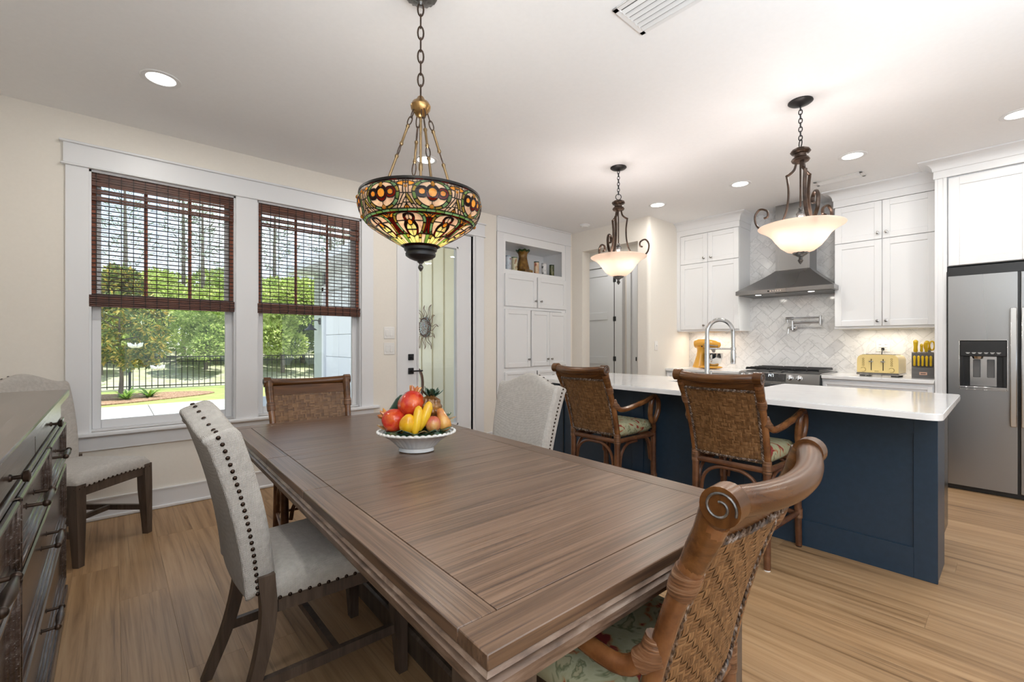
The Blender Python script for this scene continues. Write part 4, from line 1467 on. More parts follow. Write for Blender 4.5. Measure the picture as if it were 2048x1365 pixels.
def sqleg(pts, ws):
    """square tapered leg along pts"""
    b = MB()
    vs, fs = [], []
    for (x, y, z), w in zip(pts, ws):
        for sx_, sy_ in ((-1, -1), (1, -1), (1, 1), (-1, 1)): vs.append((x + sx_ * w, y + sy_ * w, z))
    for i in range(len(pts) - 1):
        for k in range(4): fs.append((i * 4 + k, i * 4 + (k + 1) % 4, i * 4 + 4 + (k + 1) % 4, i * 4 + 4 + k))
    fs += [(3, 2, 1, 0), tuple((len(pts) - 1) * 4 + k for k in range(4))]
    return b.add(vs, fs)


for s_ in (-1, 1):
    sqleg([(s_ * .222, .262, .0), (s_ * .218, .250, .28), (s_ * .217, .246, .442)], [.017, .026, .027]).ob('leg', M['cleg'], wc, 25)
    P_ = bez([(s_ * .200, -.285, 0), (s_ * .200, -.215, .18), (s_ * .198, -.178, .36), (s_ * .198, -.185, .50)], 5)
    sqleg([tuple(p) for p in P_], [.016 + .008 * i / len(P_) for i in range(len(P_))]).ob('leg', M['cleg'], wc, 25)
    sqleg([(s_ * .203, -.225, .165), (s_ * .217, .25, .165)], [.012, .012])
    b = MB()
    b.add([(s_ * .203 - .010, -.22, .150), (s_ * .203 + .010, -.22, .150), (s_ * .217 + .010, .25, .150), (s_ * .217 - .010, .25, .150), (s_ * .203 - .010, -.22, .182), (s_ * .203 + .010, -.22, .182), (s_ * .217 + .010, .25, .182), (s_ * .217 - .010, .25, .182)],
          [(0, 1, 2, 3), (7, 6, 5, 4), (0, 4, 5, 1), (1, 5, 6, 2), (2, 6, 7, 3), (3, 7, 4, 0)])
    b.ob('side_stretcher', M['cleg'], wc)
MB().box(-.205, .205, .02, .042, .155, .182).ob('cross_stretcher', M['cleg'], wc)
nail = None


def addnail(p, d):
    global nail
    if nail is None:
        o = MB().lathe([(.0062, 0), (.0060, .0015), (.0042, .0036), (.0015, .0044), (.0002, .0045)], 10, cap=True).ob('nailhead', M['nail'], wc, 60)
        nail = o.data
    else: o = put('nailhead', nail, wc)
    o.location = p
    o.rotation_euler = Vector(d).to_track_quat('Z', 'Y').to_euler()


for s_ in (-1, 1):
    for i in range(25):                                          # side edges of the back
        p, q = rim(s_, (i + .4) / 25)
        addnail(p + Vector((s_ * .0005, -TH * .5, -TH * .18)), (s_, 0, 0))
    for i in range(15):                                          # seat sides
        p, q = seatp(0 if s_ < 0 else 1, (i + .6) / 15)
        addnail(p + Vector((s_ * .0005, 0, -.042)), (s_, 0, 0))
for i in range(17):                                              # seat front
    p, q = seatp((i + .5) / 17, 1)
    addnail(p + Vector((0, .0005, -.042)), (0, 1, 0))
for i in range(13):                                              # crest
    u = -1 + 2 * (i + .5) / 13
    p, q = rim(u, 1)
    addnail(p + Vector((0, -TH * .47, -TH * .16)), (0, -.3, 1))
wc.location, wc.rotation_euler = (.535, 1.735, 0), (0, 0, R(-90))
wc['label'] = 'cream linen dining chair seen edge-on at the left side of the dining table'
dup(wc, (-.178, 3.70, 0), R(-133), 'cream linen chair standing angled in the corner under the left window, behind the dresser')
dup(wc, (1.60, 1.955, 0), R(90 + 3), 'cream linen dining chair on the island side of the table, by the farther stool')

# ------------------------------------------------------------------ rattan chairs and bar stools


def rattan(name, S, T, lab, grp, cat, bw0, bw1, lean, stool):
    o = E(name, (0, 0, 0), lab, cat, grp, local=True)
    Z0 = S - .035                                                # lower edge of the woven panel

    def bp(u, v, d=0):
        w = bw0 + (bw1 - bw0) * v
        y = -.205 - lean * (.55 * v + .45 * v ** 2.2) - .030 * (1 - u * u)
        n_ = Vector((-.06 * u, -1, -lean * 1.4)).normalized()
        return Vector((u * w, y, Z0 + (T - .066 - Z0) * v)) + n_ * d

    # woven panel: basket weave of three-strand bands on a thin backing, front and back
    wv = MB()
    wv.slab(lambda a, b: (bp((2 * a - 1) * .93, .02 + .95 * b, .003), Vector((0, -1, 0))), 12, 12, .006)
    nu, nv = 16, int(round((T - Z0) / .029))
    for side in (1, -1):
        for i in range(nu):
            for j in range(nv):
                ver = (i + j) % 2 == 0
                for k in range(3):
                    # strand spans 1.25 cells along, a third of a cell across; rises in the middle
                    pts = []
                    for t_ in (-.16, .2, .5, .8, 1.16):
                        h_ = .0036 - .0042 * abs(t_ - .5) ** 2 * 2.2
                        for c_ in (.05, .95):
                            a_, b_ = (i + (k + c_) / 3, j + t_) if ver else (i + t_, j + (k + c_) / 3)
                            a_, b_ = min(max(a_ / nu, 0), 1), min(max(b_ / nv, 0), 1)
                            pts.append(bp((2 * a_ - 1) * .93, .02 + .95 * b_, side * (.0030 + max(h_, .0002))))
                    # midline lift for a round strand
                    vs, fs = [], []
                    for q in range(5):
                        A_, B_ = pts[2 * q], pts[2 * q + 1]
                        mm_ = (A_ + B_) / 2 + Vector((0, -side * .0011, 0))
                        vs += [A_, mm_, B_]
                    for q in range(4):
                        for r_ in range(2): fs.append((q * 3 + r_, q * 3 + r_ + 1, q * 3 + 4 + r_, q * 3 + 3 + r_))
                    wv.add(vs, fs)
    wv_o = wv.ob('woven_back', M['weave'], o, 50, kind='stuff')
    # posts
    for s_ in (-1, 1):
        P = [bp(s_, v) for v in [k / 12 for k in range(13)]]
        P = [Vector((s_ * bw0 * .99, -.205, S - .10))] + P
        MB().tube(P, [.0185] * 2 + [.019] * 8 + [.021, .022, .024, .024], 14).ob('back_post', M['rattan'], o)
        # carved scroll head on top of each post
        t1_ = bp(s_, 1)
        hd_ = MB()
        w_ = .052
        x0, x1 = (t1_.x - .012, t1_.x + .028) if s_ > 0 else (t1_.x - .028, t1_.x + .012)
        cy, cz = t1_.y - .018, T - .032
        out = []
        for k in range(20):
            a_ = R(-75) + R(285) * k / 19
            r_ = .040
            out.append((cy - r_ * cos(a_ - R(20)), cz + r_ * sin(a_ + R(0))))
        circ = [(cy + .032 * cos(2 * pi * k / 24), cz + .032 * sin(2 * pi * k / 24)) for k in range(24)]
        hd_.prism(circ, x0, x1, 'x')
        neck = [bp(s_, .80), bp(s_, .88), bp(s_, .95), Vector((t1_.x, cy + .012, cz + .004))]
        hd_.tube(neck, [.021, .024, .025, .025], 14)
        so = hd_.ob('scroll', M['crest'], o)
        xs = x1 + .0008 if s_ > 0 else x0 - .0008
        sp = [(xs, cy + (.0265 - .018 * k / 30) * cos(R(200) - k * R(16)), cz + (.0265 - .018 * k / 30) * sin(R(200) - k * R(16))) for k in range(31)]
        MB().tube(sp, .0022, 6).ob('carved_spiral', M['ironS'], so)
        MB().tube([bp(s_, .70), bp(s_, .725), bp(s_, .75), bp(s_, .775), bp(s_, .80)], [.0235, .0255, .0255, .0255, .024], 14).ob('binding', M['bind'], o)
        MB().tube([Vector((s_ * bw0 * .99, -.205, S - .10)), Vector((s_ * bw0 * .99, -.205, S - .03))], .0235, 12).ob('binding', M['bind'], o)
    # crest: thick rolled rail above a shallow board
    rail = [Vector((0, 0, 0)) + Vector((bp(u, 1).x, bp(u, 1).y - .016 - .012 * (1 - u * u), T - .032 - .012 * (1 - u * u))) for u in [-1 + k / 8 for k in range(17)]]
    MB().tube(rail, .0255, 16, flat=1.0).ob('crest_rail', M['crest'], o)
    MB().slab(lambda a, b: (bp((2 * a - 1) * .97, .90 + .12 * b, .009), Vector((0, -1, 0))), 14, 4, .020).ob('crest_board', M['crest'], o)
    # twisted braid along the four edges of the panel
    for pts in ([bp(u, .915, .010) for u in [-.93 + 1.86 * k / 30 for k in range(31)]], [bp(u, .01, .008) for u in [-.95 + 1.9 * k / 30 for k in range(31)]],
                [bp(-.92, v, .009) for v in [.01 + .90 * k / 30 for k in range(31)]], [bp(.92, v, .009) for v in [.01 + .90 * k / 30 for k in range(31)]]):
        b = MB()
        for ph in (0, pi):
            q = []
            for k in range(61):
                i = min(29, k // 2)
                f_ = k / 2 - i
                p = pts[i].lerp(pts[i + 1], f_)
                t_ = (pts[i + 1] - pts[i]).normalized()
                a1 = Vector((0, -1, 0))
                a2 = t_.cross(a1).normalized()
                q.append(p + a2 * .0048 * cos(ph + k * 1.25) + a1 * (.0015 + .0022 * sin(ph + k * 1.25)))
            b.tube(q, .0042, 6)
        b.ob('braid', M['braid'], o)
    # legs
    fy, rx, fx = .225, bw0 * .99, bw0 + .018
    ax_ = bw0 + .057
    LG = {}
    for s_ in (-1, 1):
        LG[s_, 0] = [Vector((s_ * rx, -.205, S - .08)), Vector((s_ * rx, -.208, S * .5)), Vector((s_ * (rx + .006), -.222, 0.006))]
        LG[s_, 1] = [Vector((s_ * fx, fy, S - .05)), Vector((s_ * fx, fy, S * .5)), Vector((s_ * (fx + .004), fy + .008, 0.006))]
    for s_ in (-1, 1):
        for k in (0, 1):
            p = bez(LG[s_, k], 5)
            lo = MB().tube(p, [.0205] * 6 + [.0205 - .0008 * i for i in range(len(p) - 6)], 12).ob('leg', M['rattanD'], o)
            MB().tube([p[-1], p[-1] + Vector((0, 0, -.006))], .016, 10).ob('glide', M['white'] if k == 0 else M['black'], lo)
            # bowed corner braces against each leg
            for dx, dy in ((1, 0), (0, 1)):
                sx_ = -s_ * dx
                sy_ = (1 if k == 0 else -1) * dy
                top = LG[s_, k][0] + Vector((0, 0, -.005))
                A_ = top + Vector((sx_ * .030, sy_ * .030, -.22 if stool else -.17))
                B_ = top + Vector((sx_ * .05, sy_ * .05, -.09))
                C_ = top + Vector((sx_ * .12, sy_ * .12, -.03))
                D_ = top + Vector((sx_ * .235, sy_ * .235, -.022))
                MB().tube(bez([A_, B_, C_, D_], 6), .0105, 8).ob('brace', M['rattanD'], o)
    zr = S - .082
    for a_, b_ in (((-rx, -.205), (rx, -.205)), ((-fx, fy), (fx, fy)), ((-rx, -.205), (-fx, fy)), ((rx, -.205), (fx, fy))):
        MB().tube([(a_[0], a_[1], zr), (b_[0], b_[1], zr)], .0165, 12).ob('seat_rail', M['rattanD'], o)
    zs_ = .20 if stool else .15
    for a_, b_ in (((-rx, -.214), (-fx, fy)), ((rx, -.214), (fx, fy)), ((-fx, fy), (fx, fy)), ((-rx, -.214), (rx, -.214))):
        MB().tube([(a_[0], a_[1], zs_), (b_[0], b_[1], zs_)], .0145 if stool else .009, 10).ob('stretcher', M['rattanD'], o)
    if stool:
        for a_ in LG:
            q = LG[a_][0].lerp(LG[a_][2], (S - .08 - zs_) / (S - .08))
            MB().tube([(q.x, q.y, zs_ - .028), (q.x, q.y, zs_ + .028)], .0225, 12).ob('binding', M['bind'], o)
    # cushion
    def cu(d):
        k = max(abs(d.x), abs(d.y))
        return 1
    cs = MB()

    def cush(a, b):
        x, y = 2 * a - 1, 2 * b - 1
        e_ = max(abs(x), abs(y))
        bl = .030 * (1 - min(1, max(0, e_ - .72) / .28) ** 2) ** .5
        w_ = bw0 - .006 + .012 * b
        return Vector((x * w_, -.175 + .40 * b, S + bl)), Vector((0, 0, 1))
    top = cs.grid(lambda a, b: cush(a, b)[0], 18, 18)
    cs.grid(lambda a, b: Vector((cush(a, b)[0].x, cush(a, b)[0].y, 2 * (S - .004) - cush(a, b)[0].z - .03)), 18, 18, flip=True)
    cs.grid(lambda a, b: Vector((cush(0, a)[0].x, cush(0, a)[0].y, S - .038 + .038 * b)), 18, 1)
    cs.grid(lambda a, b: Vector((cush(1, a)[0].x, cush(1, a)[0].y, S - .038 + .038 * b)), 18, 1)
    cs.grid(lambda a, b: Vector((cush(a, 0)[0].x, cush(a, 0)[0].y, S - .038 + .038 * b)), 18, 1)
    cs.grid(lambda a, b: Vector((cush(a, 1)[0].x, cush(a, 1)[0].y, S - .038 + .038 * b)), 18, 1)
    cs.ob('seat_cushion', M['floral'], o, 70)
    # arms: a sweep from the post that drops into a closed loop at the front
    for s_ in (-1, 1):
        za = S + .185
        a0 = bp(s_, .50 if stool else .42)
        P = bez([a0 + Vector((s_ * .008, .012, .0)), a0 + Vector((s_ * .028, .075, -.035)), Vector((s_ * (ax_ - .007), .02, za - .012)), Vector((s_ * ax_, .115, za + .012)), Vector((s_ * ax_, .185, za + .022)),
                 Vector((s_ * (ax_ - .003), .232, za - .015)), Vector((s_ * (ax_ - .007), .238, za - .085)), Vector((s_ * (ax_ - .013), .205, za - .155)), Vector((s_ * (ax_ - .017), .168, za - .165)), Vector((s_ * (ax_ - .013), .140, za - .11)), Vector((s_ * (ax_ - .005), .135, za - .04)), Vector((s_ * ax_, .150, za + .012))], 6)
        MB().tube(P, .0185, 12).ob('arm', M['rattan'], o)
        MB().tube([Vector((s_ * (ax_ - .017), .19, za - .16)), Vector((s_ * (ax_ - .027), .215, S - .03)), Vector((s_ * (ax_ - .04), .225, S - .08))], .0175, 12).ob('arm_support', M['rattan'], o)
        MB().tube([a0 + Vector((0, 0, .035)), a0 + Vector((s_ * .006, .008, 0)), a0 + Vector((s_ * .014, .03, -.018))], [.0225, .026, .023], 12).ob('binding', M['bind'], o)
    return o


dc = rattan('rattan_chair', .47, .985, 'rattan dining chair nearest the camera, seen from behind at the near end of the table', 'rattan dining chairs at the table ends', 'chair', .218, .243, .155, False)
dc.location, dc.rotation_euler = (.962, .695, 0), (0, 0, R(2))
dup(dc, (.955, 2.83, 0), R(173.5), 'rattan dining chair at the far end of the table in front of the windows')
bs = rattan('bar_stool', .605, 1.06, 'rattan counter stool nearer the camera, tucked under the island', 'rattan counter stools at the island', 'stool', .198, .207, .155, True)
bs.location, bs.rotation_euler = (2.815, 1.085, 0), (0, 0, R(-90))
dup(bs, (2.815, 2.038, 0), R(-90), 'rattan counter stool farther along the island, beside the cream chair back')

# ------------------------------------------------------------------ dresser
dr = E('dresser', (-.43, 1.85, 0), 'dark limed-wood dresser with recessed drawers and bar handles at the left edge', 'dresser')
XD0 = -.178                                                     # carcass front
DY0, DY1 = .13, 2.86
MB().box(XL + .02, XD0, DY0, DY1, .06, .955).ob('carcass', M['dressV'], dr)
MB().box(XL + .012, -.150, DY0 - .06, DY1 + .06, .962, .993, .004).ob('top_board', M['dress'], dr)
tm = MB()
for z0, z1, o_ in ((.950, .962, .014), (.938, .952, .006), (.858, .874, .010)): tm.box(XL + .02, XD0 + o_ + .004, DY0 - o_, DY1 + o_, z0, z1, .003)
tm.ob('top_moulding', M['dress'], dr)
bm_ = MB()
for z0, z1, o_ in ((.045, .105, .026), (.105, .125, .018), (.125, .145, .008)): bm_.box(XL + .02, XD0 + o_, DY0 - o_, DY1 + o_, z0, z1, .004)
bm_.ob('base_moulding', M['dress'], dr)
for yy in (DY0 + .05, DY1 - .05):
    for xx in (XL + .09, XD0 - .03):
        MB().lathe([(.030, 0), (.042, .012), (.045, .03), (.034, .05)], 18, (xx, yy, 0)).ob('foot', M['dressV'], dr)


def dhandle(y, z, par, L_=.15):
    x = XD0 + .004
    p = MB()
    for s_ in (-1, 1): p.tube([(x - .004, y + s_ * L_ / 2, z), (x + .003, y + s_ * L_ / 2, z), (x + .004, y + s_ * L_ / 2, z), (x + .040, y + s_ * L_ / 2, z)], [.009, .009, .0048, .0048], 10)
    for s_ in (-1, 1): p.ball((x + .040, y + s_ * L_ / 2, z), .0095, 10, 7)
    p.tube([(x + .040, y + t_ * L_ / 2, z) for t_ in (-1, -.8, -.5, 0, .5, .8, 1)], [.0055, .006, .0085, .0115, .0085, .006, .0055], 12)
    p.ob('bar_handle', M['iron'], par)


def drawer(y0, y1, z0, z1, knob=None, plain=False):
    d_ = MB()
    x = XD0
    d_.box(x - .002, x + .006, y0 + .004, y1 - .004, z0 + .004, z1 - .004)
    if not plain:
        for w_, h_ in ((.014, .024), (.026, .018), (.038, .011)):
            d_.box(x, x + h_, y0, y0 + w_, z0, z1, .004).box(x, x + h_, y1 - w_, y1, z0, z1, .004).box(x, x + h_, y0, y1, z0, z0 + w_, .004).box(x, x + h_, y0, y1, z1 - w_, z1, .004)
    o = d_.ob('drawer', M['dress'], dr)
    ym_, zm = (y0 + y1) / 2, (z0 + z1) / 2
    if knob:
        x += .006
        MB().tube([(x, ym_, zm), (x + .003, ym_, zm), (x + .005, ym_, zm), (x + .018, ym_, zm), (x + .021, ym_, zm), (x + .030, ym_, zm), (x + .033, ym_, zm)], [.009, .008, .0045, .005, .012, .014, .006], 14).ob('knob', M['iron'], o)
    else: dhandle(ym_, zm, o)


c3 = [DY1 - .03 - k * (DY1 - DY0 - .06) / 3 for k in range(4)]
for k in range(3):
    drawer(c3[k + 1] + .004, c3[k] - .004, .876, .936, knob=True, plain=True)
c4 = [DY1 - .03 - k * (DY1 - DY0 - .06) / 4 for k in range(5)]
for k in range(4): drawer(c4[k + 1] + .010, c4[k] - .010, .690, .857)
c2 = [DY1 - .03 - k * (DY1 - DY0 - .06) / 2 for k in range(3)]
for k in range(2):
    drawer(c2[k + 1] + .010, c2[k] - .010, .420, .672)
    drawer(c2[k + 1] + .010, c2[k] - .010, .155, .402)

# ------------------------------------------------------------------ chain helper


def chain(p0, p1, n, par, m, w=.012, name='chain_link'):
    p0, p1 = Vector(p0), Vector(p1)
    ln = (p1 - p0).length / n
    ov = .0035
    me_ = None
    q = (p1 - p0).to_track_quat('Z', 'Y')
    for i in range(n):
        c_ = p0.lerp(p1, (i + .5) / n)
        if me_ is None:
            h_ = ln / 2 + ov
            b = MB()
            b.tube([(w * cos(t_) * .62, 0, h_ * sin(t_)) for t_ in [2 * pi * k / 14 for k in range(14)]], w * .19, 6, closed=True)
            o = b.ob(name, m, par)
            me_ = o.data
        else: o = put(name, me_, par)
        o.location = c_ - (OFF[par.name])
        o.rotation_mode = 'QUATERNION'
        from mathutils import Quaternion
        o.rotation_quaternion = q @ Quaternion((0, 0, 1), (pi / 2 if i % 2 else 0) + .5)


# ------------------------------------------------------------------ alabaster pendants over the island
m = bpy.data.materials.new('alabaster_glass')
m.use_nodes = True
P = m.node_tree.nodes['Principled BSDF']
P.inputs['Base Color'].default_value = (.92, .83, .75, 1)
P.inputs['Roughness'].default_value = .35
nt = m.node_tree
tr = nt.nodes.new('ShaderNodeBsdfTranslucent')
tr.inputs[0].default_value = (1.0, .885, .79, 1)
ms = nt.nodes.new('ShaderNodeMixShader')
ms.inputs[0].default_value = .62
nt.links.new(P.outputs[0], ms.inputs[1])
nt.links.new(tr.outputs[0], ms.inputs[2])
nt.links.new(ms.outputs[0], nt.nodes['Material Output'].inputs[0])
M['alab'] = m
M['bulb'] = emis('bulb', (1, .84, .74), 14.0)


def pendant(x, y, dz, lab, rz):
    p = E('pendant_light', (x, y, CH), lab, 'pendant lamp', 'alabaster pendants over the island', local=True, rz=rz)
    MB().lathe([(.068, 0), (.070, -.006), (.060, -.014), (.040, -.020), (.020, -.028), (.006, -.032)], 28).ob('canopy', M['blackM'], p)
    zt = 2.455 - CH + dz
    chain((0, 0, -.028), (0, 0, zt + .045), 8, p, M['blackM'], .016)
    MB().tube(arc((0, 0, zt + .024), .024, 0, 2 * pi, 20), .0032, 6).ob('ring', M['blackM'], p)
    z = zt
    MB().lathe([(.006, z), (.030, z - .006), (.050, z - .018), (.056, z - .030), (.050, z - .040), (.036, z - .046), (.034, z - .062), (.046, z - .070), (.052, z - .082), (.046, z - .092), (.020, z - .098)], 28,
               fn=lambda r, w, i: r * (1 + (.05 * cos(18 * w) if i in (2, 3) else 0))).ob('collar', M['iron'], p)
    zr_ = 1.945 - CH + dz
    for k in range(3):
        a = 2 * pi * k / 3
        pt = bez([(.022, 0, z - .09), (.034, 0, z - .135), (.062, 0, z - .160), (.078, 0, z - .165)], 5) + bez([(.076, 0, z - .170), (.066, 0, z - .26), (.072, 0, z - .36), (.100, 0, zr_ + .06), (.155, 0, zr_ + .005), (.205, 0, zr_ + .012), (.252, 0, zr_ + .055), (.262, 0, zr_ + .120), (.232, 0, zr_ + .160), (.190, 0, zr_ + .142), (.186, 0, zr_ + .106), (.208, 0, zr_ + .096)], 6)
        b = MB(Matrix.Rotation(a, 4, 'Z'))
        b.tube(pt, .0115, 8, flat=.62, up=(0, 1, 0))
        b.ob('scroll_arm', M['iron'], p)
    MB().tube([(0, 0, z - .09), (0, 0, zr_ - .13)], .0055, 8).ob('stem', M['iron'], p)
    zf = zr_ + .085
    MB().lathe([(.007, zf + .045), (.013, zf + .038), (.010, zf + .028), (.022, zf + .016), (.026, zf), (.020, zf - .018), (.010, zf - .028), (.013, zf - .036), (.007, zf - .045)], 18).ob('stem_knop', M['ironS'], p)
    # bell of ribbed alabaster
    pr_ = [(.040, -.162), (.075, -.150), (.110, -.122), (.138, -.085), (.160, -.052), (.186, -.027), (.214, -.010), (.236, .002), (.240, .008), (.236, .012)]
    inn = [(r - .006, z_ + .005) for r, z_ in reversed(pr_[:-1])]
    MB().lathe([(r, zr_ + z_) for r, z_ in pr_ + inn], 60, fn=lambda r, w, i: r * (1 + .008 * cos(20 * w) * (1 if 1 <= i <= 5 else 0)), cap=False).ob('glass_shade', M['alab'], p, 60)
    zb_ = zr_ - .158
    MB().lathe([(.004, zb_ + .004), (.046, zb_ + .002), (.042, zb_ - .012), (.026, zb_ - .022), (.012, zb_ - .030), (.010, zb_ - .040), (.016, zb_ - .050), (.012, zb_ - .062), (.006, zb_ - .070), (.001, zb_ - .076)], 22,
               fn=lambda r, w, i: r * (1 + (.06 * cos(12 * w) if i in (1, 2) else 0))).ob('finial', M['ironS'], p)
    for k in range(3):
        a = R(60) + 2 * pi * k / 3
        c = (.085 * cos(a), .085 * sin(a), zr_ - .075)
        MB().tube([(0, 0, zr_ - .11), (c[0] * .7, c[1] * .7, zr_ - .11), (c[0], c[1], zr_ - .10), (c[0], c[1], zr_ - .085)], .008, 8).ob('socket', M['blackM'], p)
        MB().ball((c[0], c[1], zr_ - .058), (.026, .026, .034), 12, 8).ob('bulb', M['bulb'], p)
        w_ = Matrix.Rotation(rz, 3, 'Z') @ Vector((c[0], c[1], 0))
        lamp('pendant_bulb', 'POINT', (x + w_.x, y + w_.y, CH + zr_ - .02), 3.4, (1, .89, .84), .03)
    lamp('pendant_ceiling_fill', 'SPOT', (x, y, CH + zr_ + .015), 4.5, (.97, .98, 1), .12, spot_size=R(165), spot_blend=1.0, ).rotation_euler = (pi, 0, 0)  # added beam that brightens the ceiling beyond what the bulbs give
    return p


pendant(3.264, .917, -.004, 'bell-shaped alabaster pendant with iron scroll arms, nearer the fridge', R(215))
pendant(3.303, 2.318, .004, 'bell-shaped alabaster pendant with iron scroll arms, in front of the pantry doorway', R(316))
print('part 4 ok')
# ------------------------------------------------------------------ stained-glass chandelier
TX, TY = 1.01, 1.74
tf = E('stained_glass_chandelier', (TX, TY, CH), 'stained-glass inverted-bowl chandelier hanging by a chain over the dining table', 'chandelier', local=True)
Zc = lambda z: z - CH
MB().lathe([(.072, 0), (.074, -.006), (.066, -.016), (.046, -.024), (.030, -.034), (.012, -.040), (.006, -.052)], 40,
           fn=lambda r, w, i: r * (1 + (.05 * cos(20 * w) if 2 <= i <= 4 else 0))).ob('canopy', M['ironS'], tf)
chain((0, 0, -.045), (0, 0, Zc(2.285)), 8, tf, M['iron'], .020)
MB().lathe([(.006, Zc(2.292)), (.014, Zc(2.285)), (.020, Zc(2.272)), (.036, Zc(2.262)), (.044, Zc(2.246)), (.041, Zc(2.232)), (.026, Zc(2.212)), (.018, Zc(2.200)), (.006, Zc(2.195))], 28).ob('hub', M['brass'], tf)
MB().tube([(0, 0, Zc(2.2)), (0, 0, Zc(1.60))], .006, 10).tube([(0, 0, Zc(2.0)), (0, 0, Zc(1.99)), (0, 0, Zc(1.97)), (0, 0, Zc(1.96))], [.006, .0095, .0095, .006], 10).ob('centre_rod', M['brassD'], tf)
for k in range(4):
    a = R(48.4 - 90) + R(28) + k * pi / 2
    d_ = Vector((cos(a), sin(a), 0))
    A_ = d_ * .030 + Vector((0, 0, Zc(2.225)))
    B_ = d_ * .190 + Vector((0, 0, Zc(1.76)))
    P_ = lambda t: A_.lerp(B_, t)
    chain(P_(0), P_(.22 if k % 2 else .15), 2, tf, M['iron'], .014, 'hanger_link')
    for t0_, t1_ in ((.22 if k % 2 else .15, .42 if k % 2 else .36), (.52 if k % 2 else .45, 1.0)):
        q = [P_(t0_), P_(t0_ + .012), P_(t0_ + .02), P_(t0_ + .04), P_(t1_ - .04), P_(t1_ - .02), P_(t1_ - .012), P_(t1_)]
        MB().tube(q, [.005, .0085, .0085, .0055, .0055, .0085, .0085, .005], 10).ob('hanger_rod', M['brassD'], tf)
    chain(P_(.42 if k % 2 else .36), P_(.52 if k % 2 else .45), 1 if k % 2 else 1, tf, M['iron'], .014, 'hanger_link')


def glass_mat(name, c, tr=.75):
    m = bpy.data.materials.new(name)
    m.use_nodes = True
    P = m.node_tree.nodes['Principled BSDF']
    mp = coords(m, (30, 30, 30), 9)
    n_ = N(m, 'TexNoise', Scale=1.0, Detail=3)
    L(m, mp, 0, n_, 'Vector')
    rp = ramp(m, [(.3, tuple(x * .65 for x in c)), (.7, tuple(min(1, x * 1.25) for x in c))])
    L(m, n_, 0, rp, 0)
    L(m, rp, 0, P, 'Base Color')
    P.inputs['Roughness'].default_value = .12
    t_ = N(m, 'BsdfTranslucent')
    L(m, rp, 0, t_, 0)
    x_ = N(m, 'MixShader')
    x_.inputs[0].default_value = tr
    L(m, P, 0, x_, 1)
    L(m, t_, 0, x_, 2)
    m.node_tree.links.new(x_.outputs[0], m.node_tree.nodes['Material Output'].inputs[0])
    return m


G = dict(pink=glass_mat('glass_pink', (.90, .68, .54)), amber=glass_mat('glass_amber', (.88, .46, .10)), cream=glass_mat('glass_cream', (.95, .80, .44)),
         green=glass_mat('glass_green', (.30, .42, .16)), teal=glass_mat('glass_sage', (.34, .50, .30)), red=glass_mat('glass_red', (.26, .022, .008)), dark=glass_mat('glass_dark', (.055, .016, .012)),
         olive=glass_mat('glass_olive', (.46, .36, .11)), orange=glass_mat('glass_orange', (.95, .52, .12)))
M['lead'] = mat('lead_came', (.018, .016, .014), .38, .6)

# profiles of the two tiers (radius, height)
UP = [(.228, 1.722), (.244, 1.742), (.256, 1.768), (.2625, 1.795), (.262, 1.818), (.257, 1.838)]
LO = [(.066, 1.622), (.108, 1.646), (.150, 1.670), (.190, 1.695), (.217, 1.713), (.228, 1.722)]
NREP = 8


def prof(P, v):
    t = v * (len(P) - 1)
    i = min(int(t), len(P) - 2)
    f = t - i
    return P[i][0] + (P[i + 1][0] - P[i][0]) * f, P[i][1] + (P[i + 1][1] - P[i][1]) * f


def ell(x, y, cx, cy, rx, ry): return math.hypot((x - cx) / rx, (y - cy) / ry)


def up_label(x, y):
    """x -1..1 across one repeat (mirror), y 0..1 upwards; returns region key and colour"""
    ax, sg = abs(x), (x > 0)
    if y > .94: return ('rim', int((x + 1) * 3)), 'red' if int((x + 1) * 3) % 3 == 1 else 'dark'
    if y < .085: return ('g', int((x + 1) * 2.5)), 'green' if int((x + 1) * 2.5) % 2 else 'teal'
    if ell(x, y, 0, .555, .17, .135) < 1: return 'eye', 'orange'
    if ell(x, y, 0, .555, .25, .235) < 1: return ('eyering', y > .555), 'dark' if y > .555 else 'red'
    if ell(ax, y, .40, .555, .125, .085) < 1: return ('petal', sg), 'amber'
    if ell(ax, y, .40, .555, .235, .165) < 1: return ('petalring', sg), 'dark' if y > .52 else 'red'
    if ell(ax, y, 0, .885, .075, .055) < 1: return 'jewel_top', 'amber'
    if ell(ax, y, 0, .165, .075, .058) < 1: return 'jewel_low', 'orange'
    r = ell(x, y, 0, .53, .62, .375)
    if r < 1: return ('field', y > .555, sg), 'pink'
    if r < 1.24:
        a = math.atan2((y - .53) / .375, x / .62)
        return ('ring', int((a + pi) / (2 * pi) * 14)), ('green', 'olive', 'teal')[int((a + pi) / (2 * pi) * 14) % 3]
    if y > .86 and ax < .45: return ('topcorner', sg), 'green'
    # fan between the medallions
    if y > .5:
        e_ = ell(ax, y, 1, .84, .10, .06)
        if e_ < 1: return ('fanjewel', sg), 'amber'
        if abs(ax - 1) < .10 + .0 and y < .84: return ('fanstem', sg), 'pink'
        if ell(ax, y, 1, .80, .34, .09) < 1: return ('fanleaf', sg), 'amber'
        return ('fan', sg, int((1.05 - ax) / .16), y > .86), 'pink'
    k = abs(ax - 1) + (y - .085) * .9
    if k < .14: return ('tri0', sg), 'amber'
    if k < .30: return ('tri1', sg, y > .25), 'pink'
    if k < .44: return ('tri2', sg, y > .22), 'olive' if y > .3 else 'pink'
    return ('tri3', sg, y > .2), 'pink'


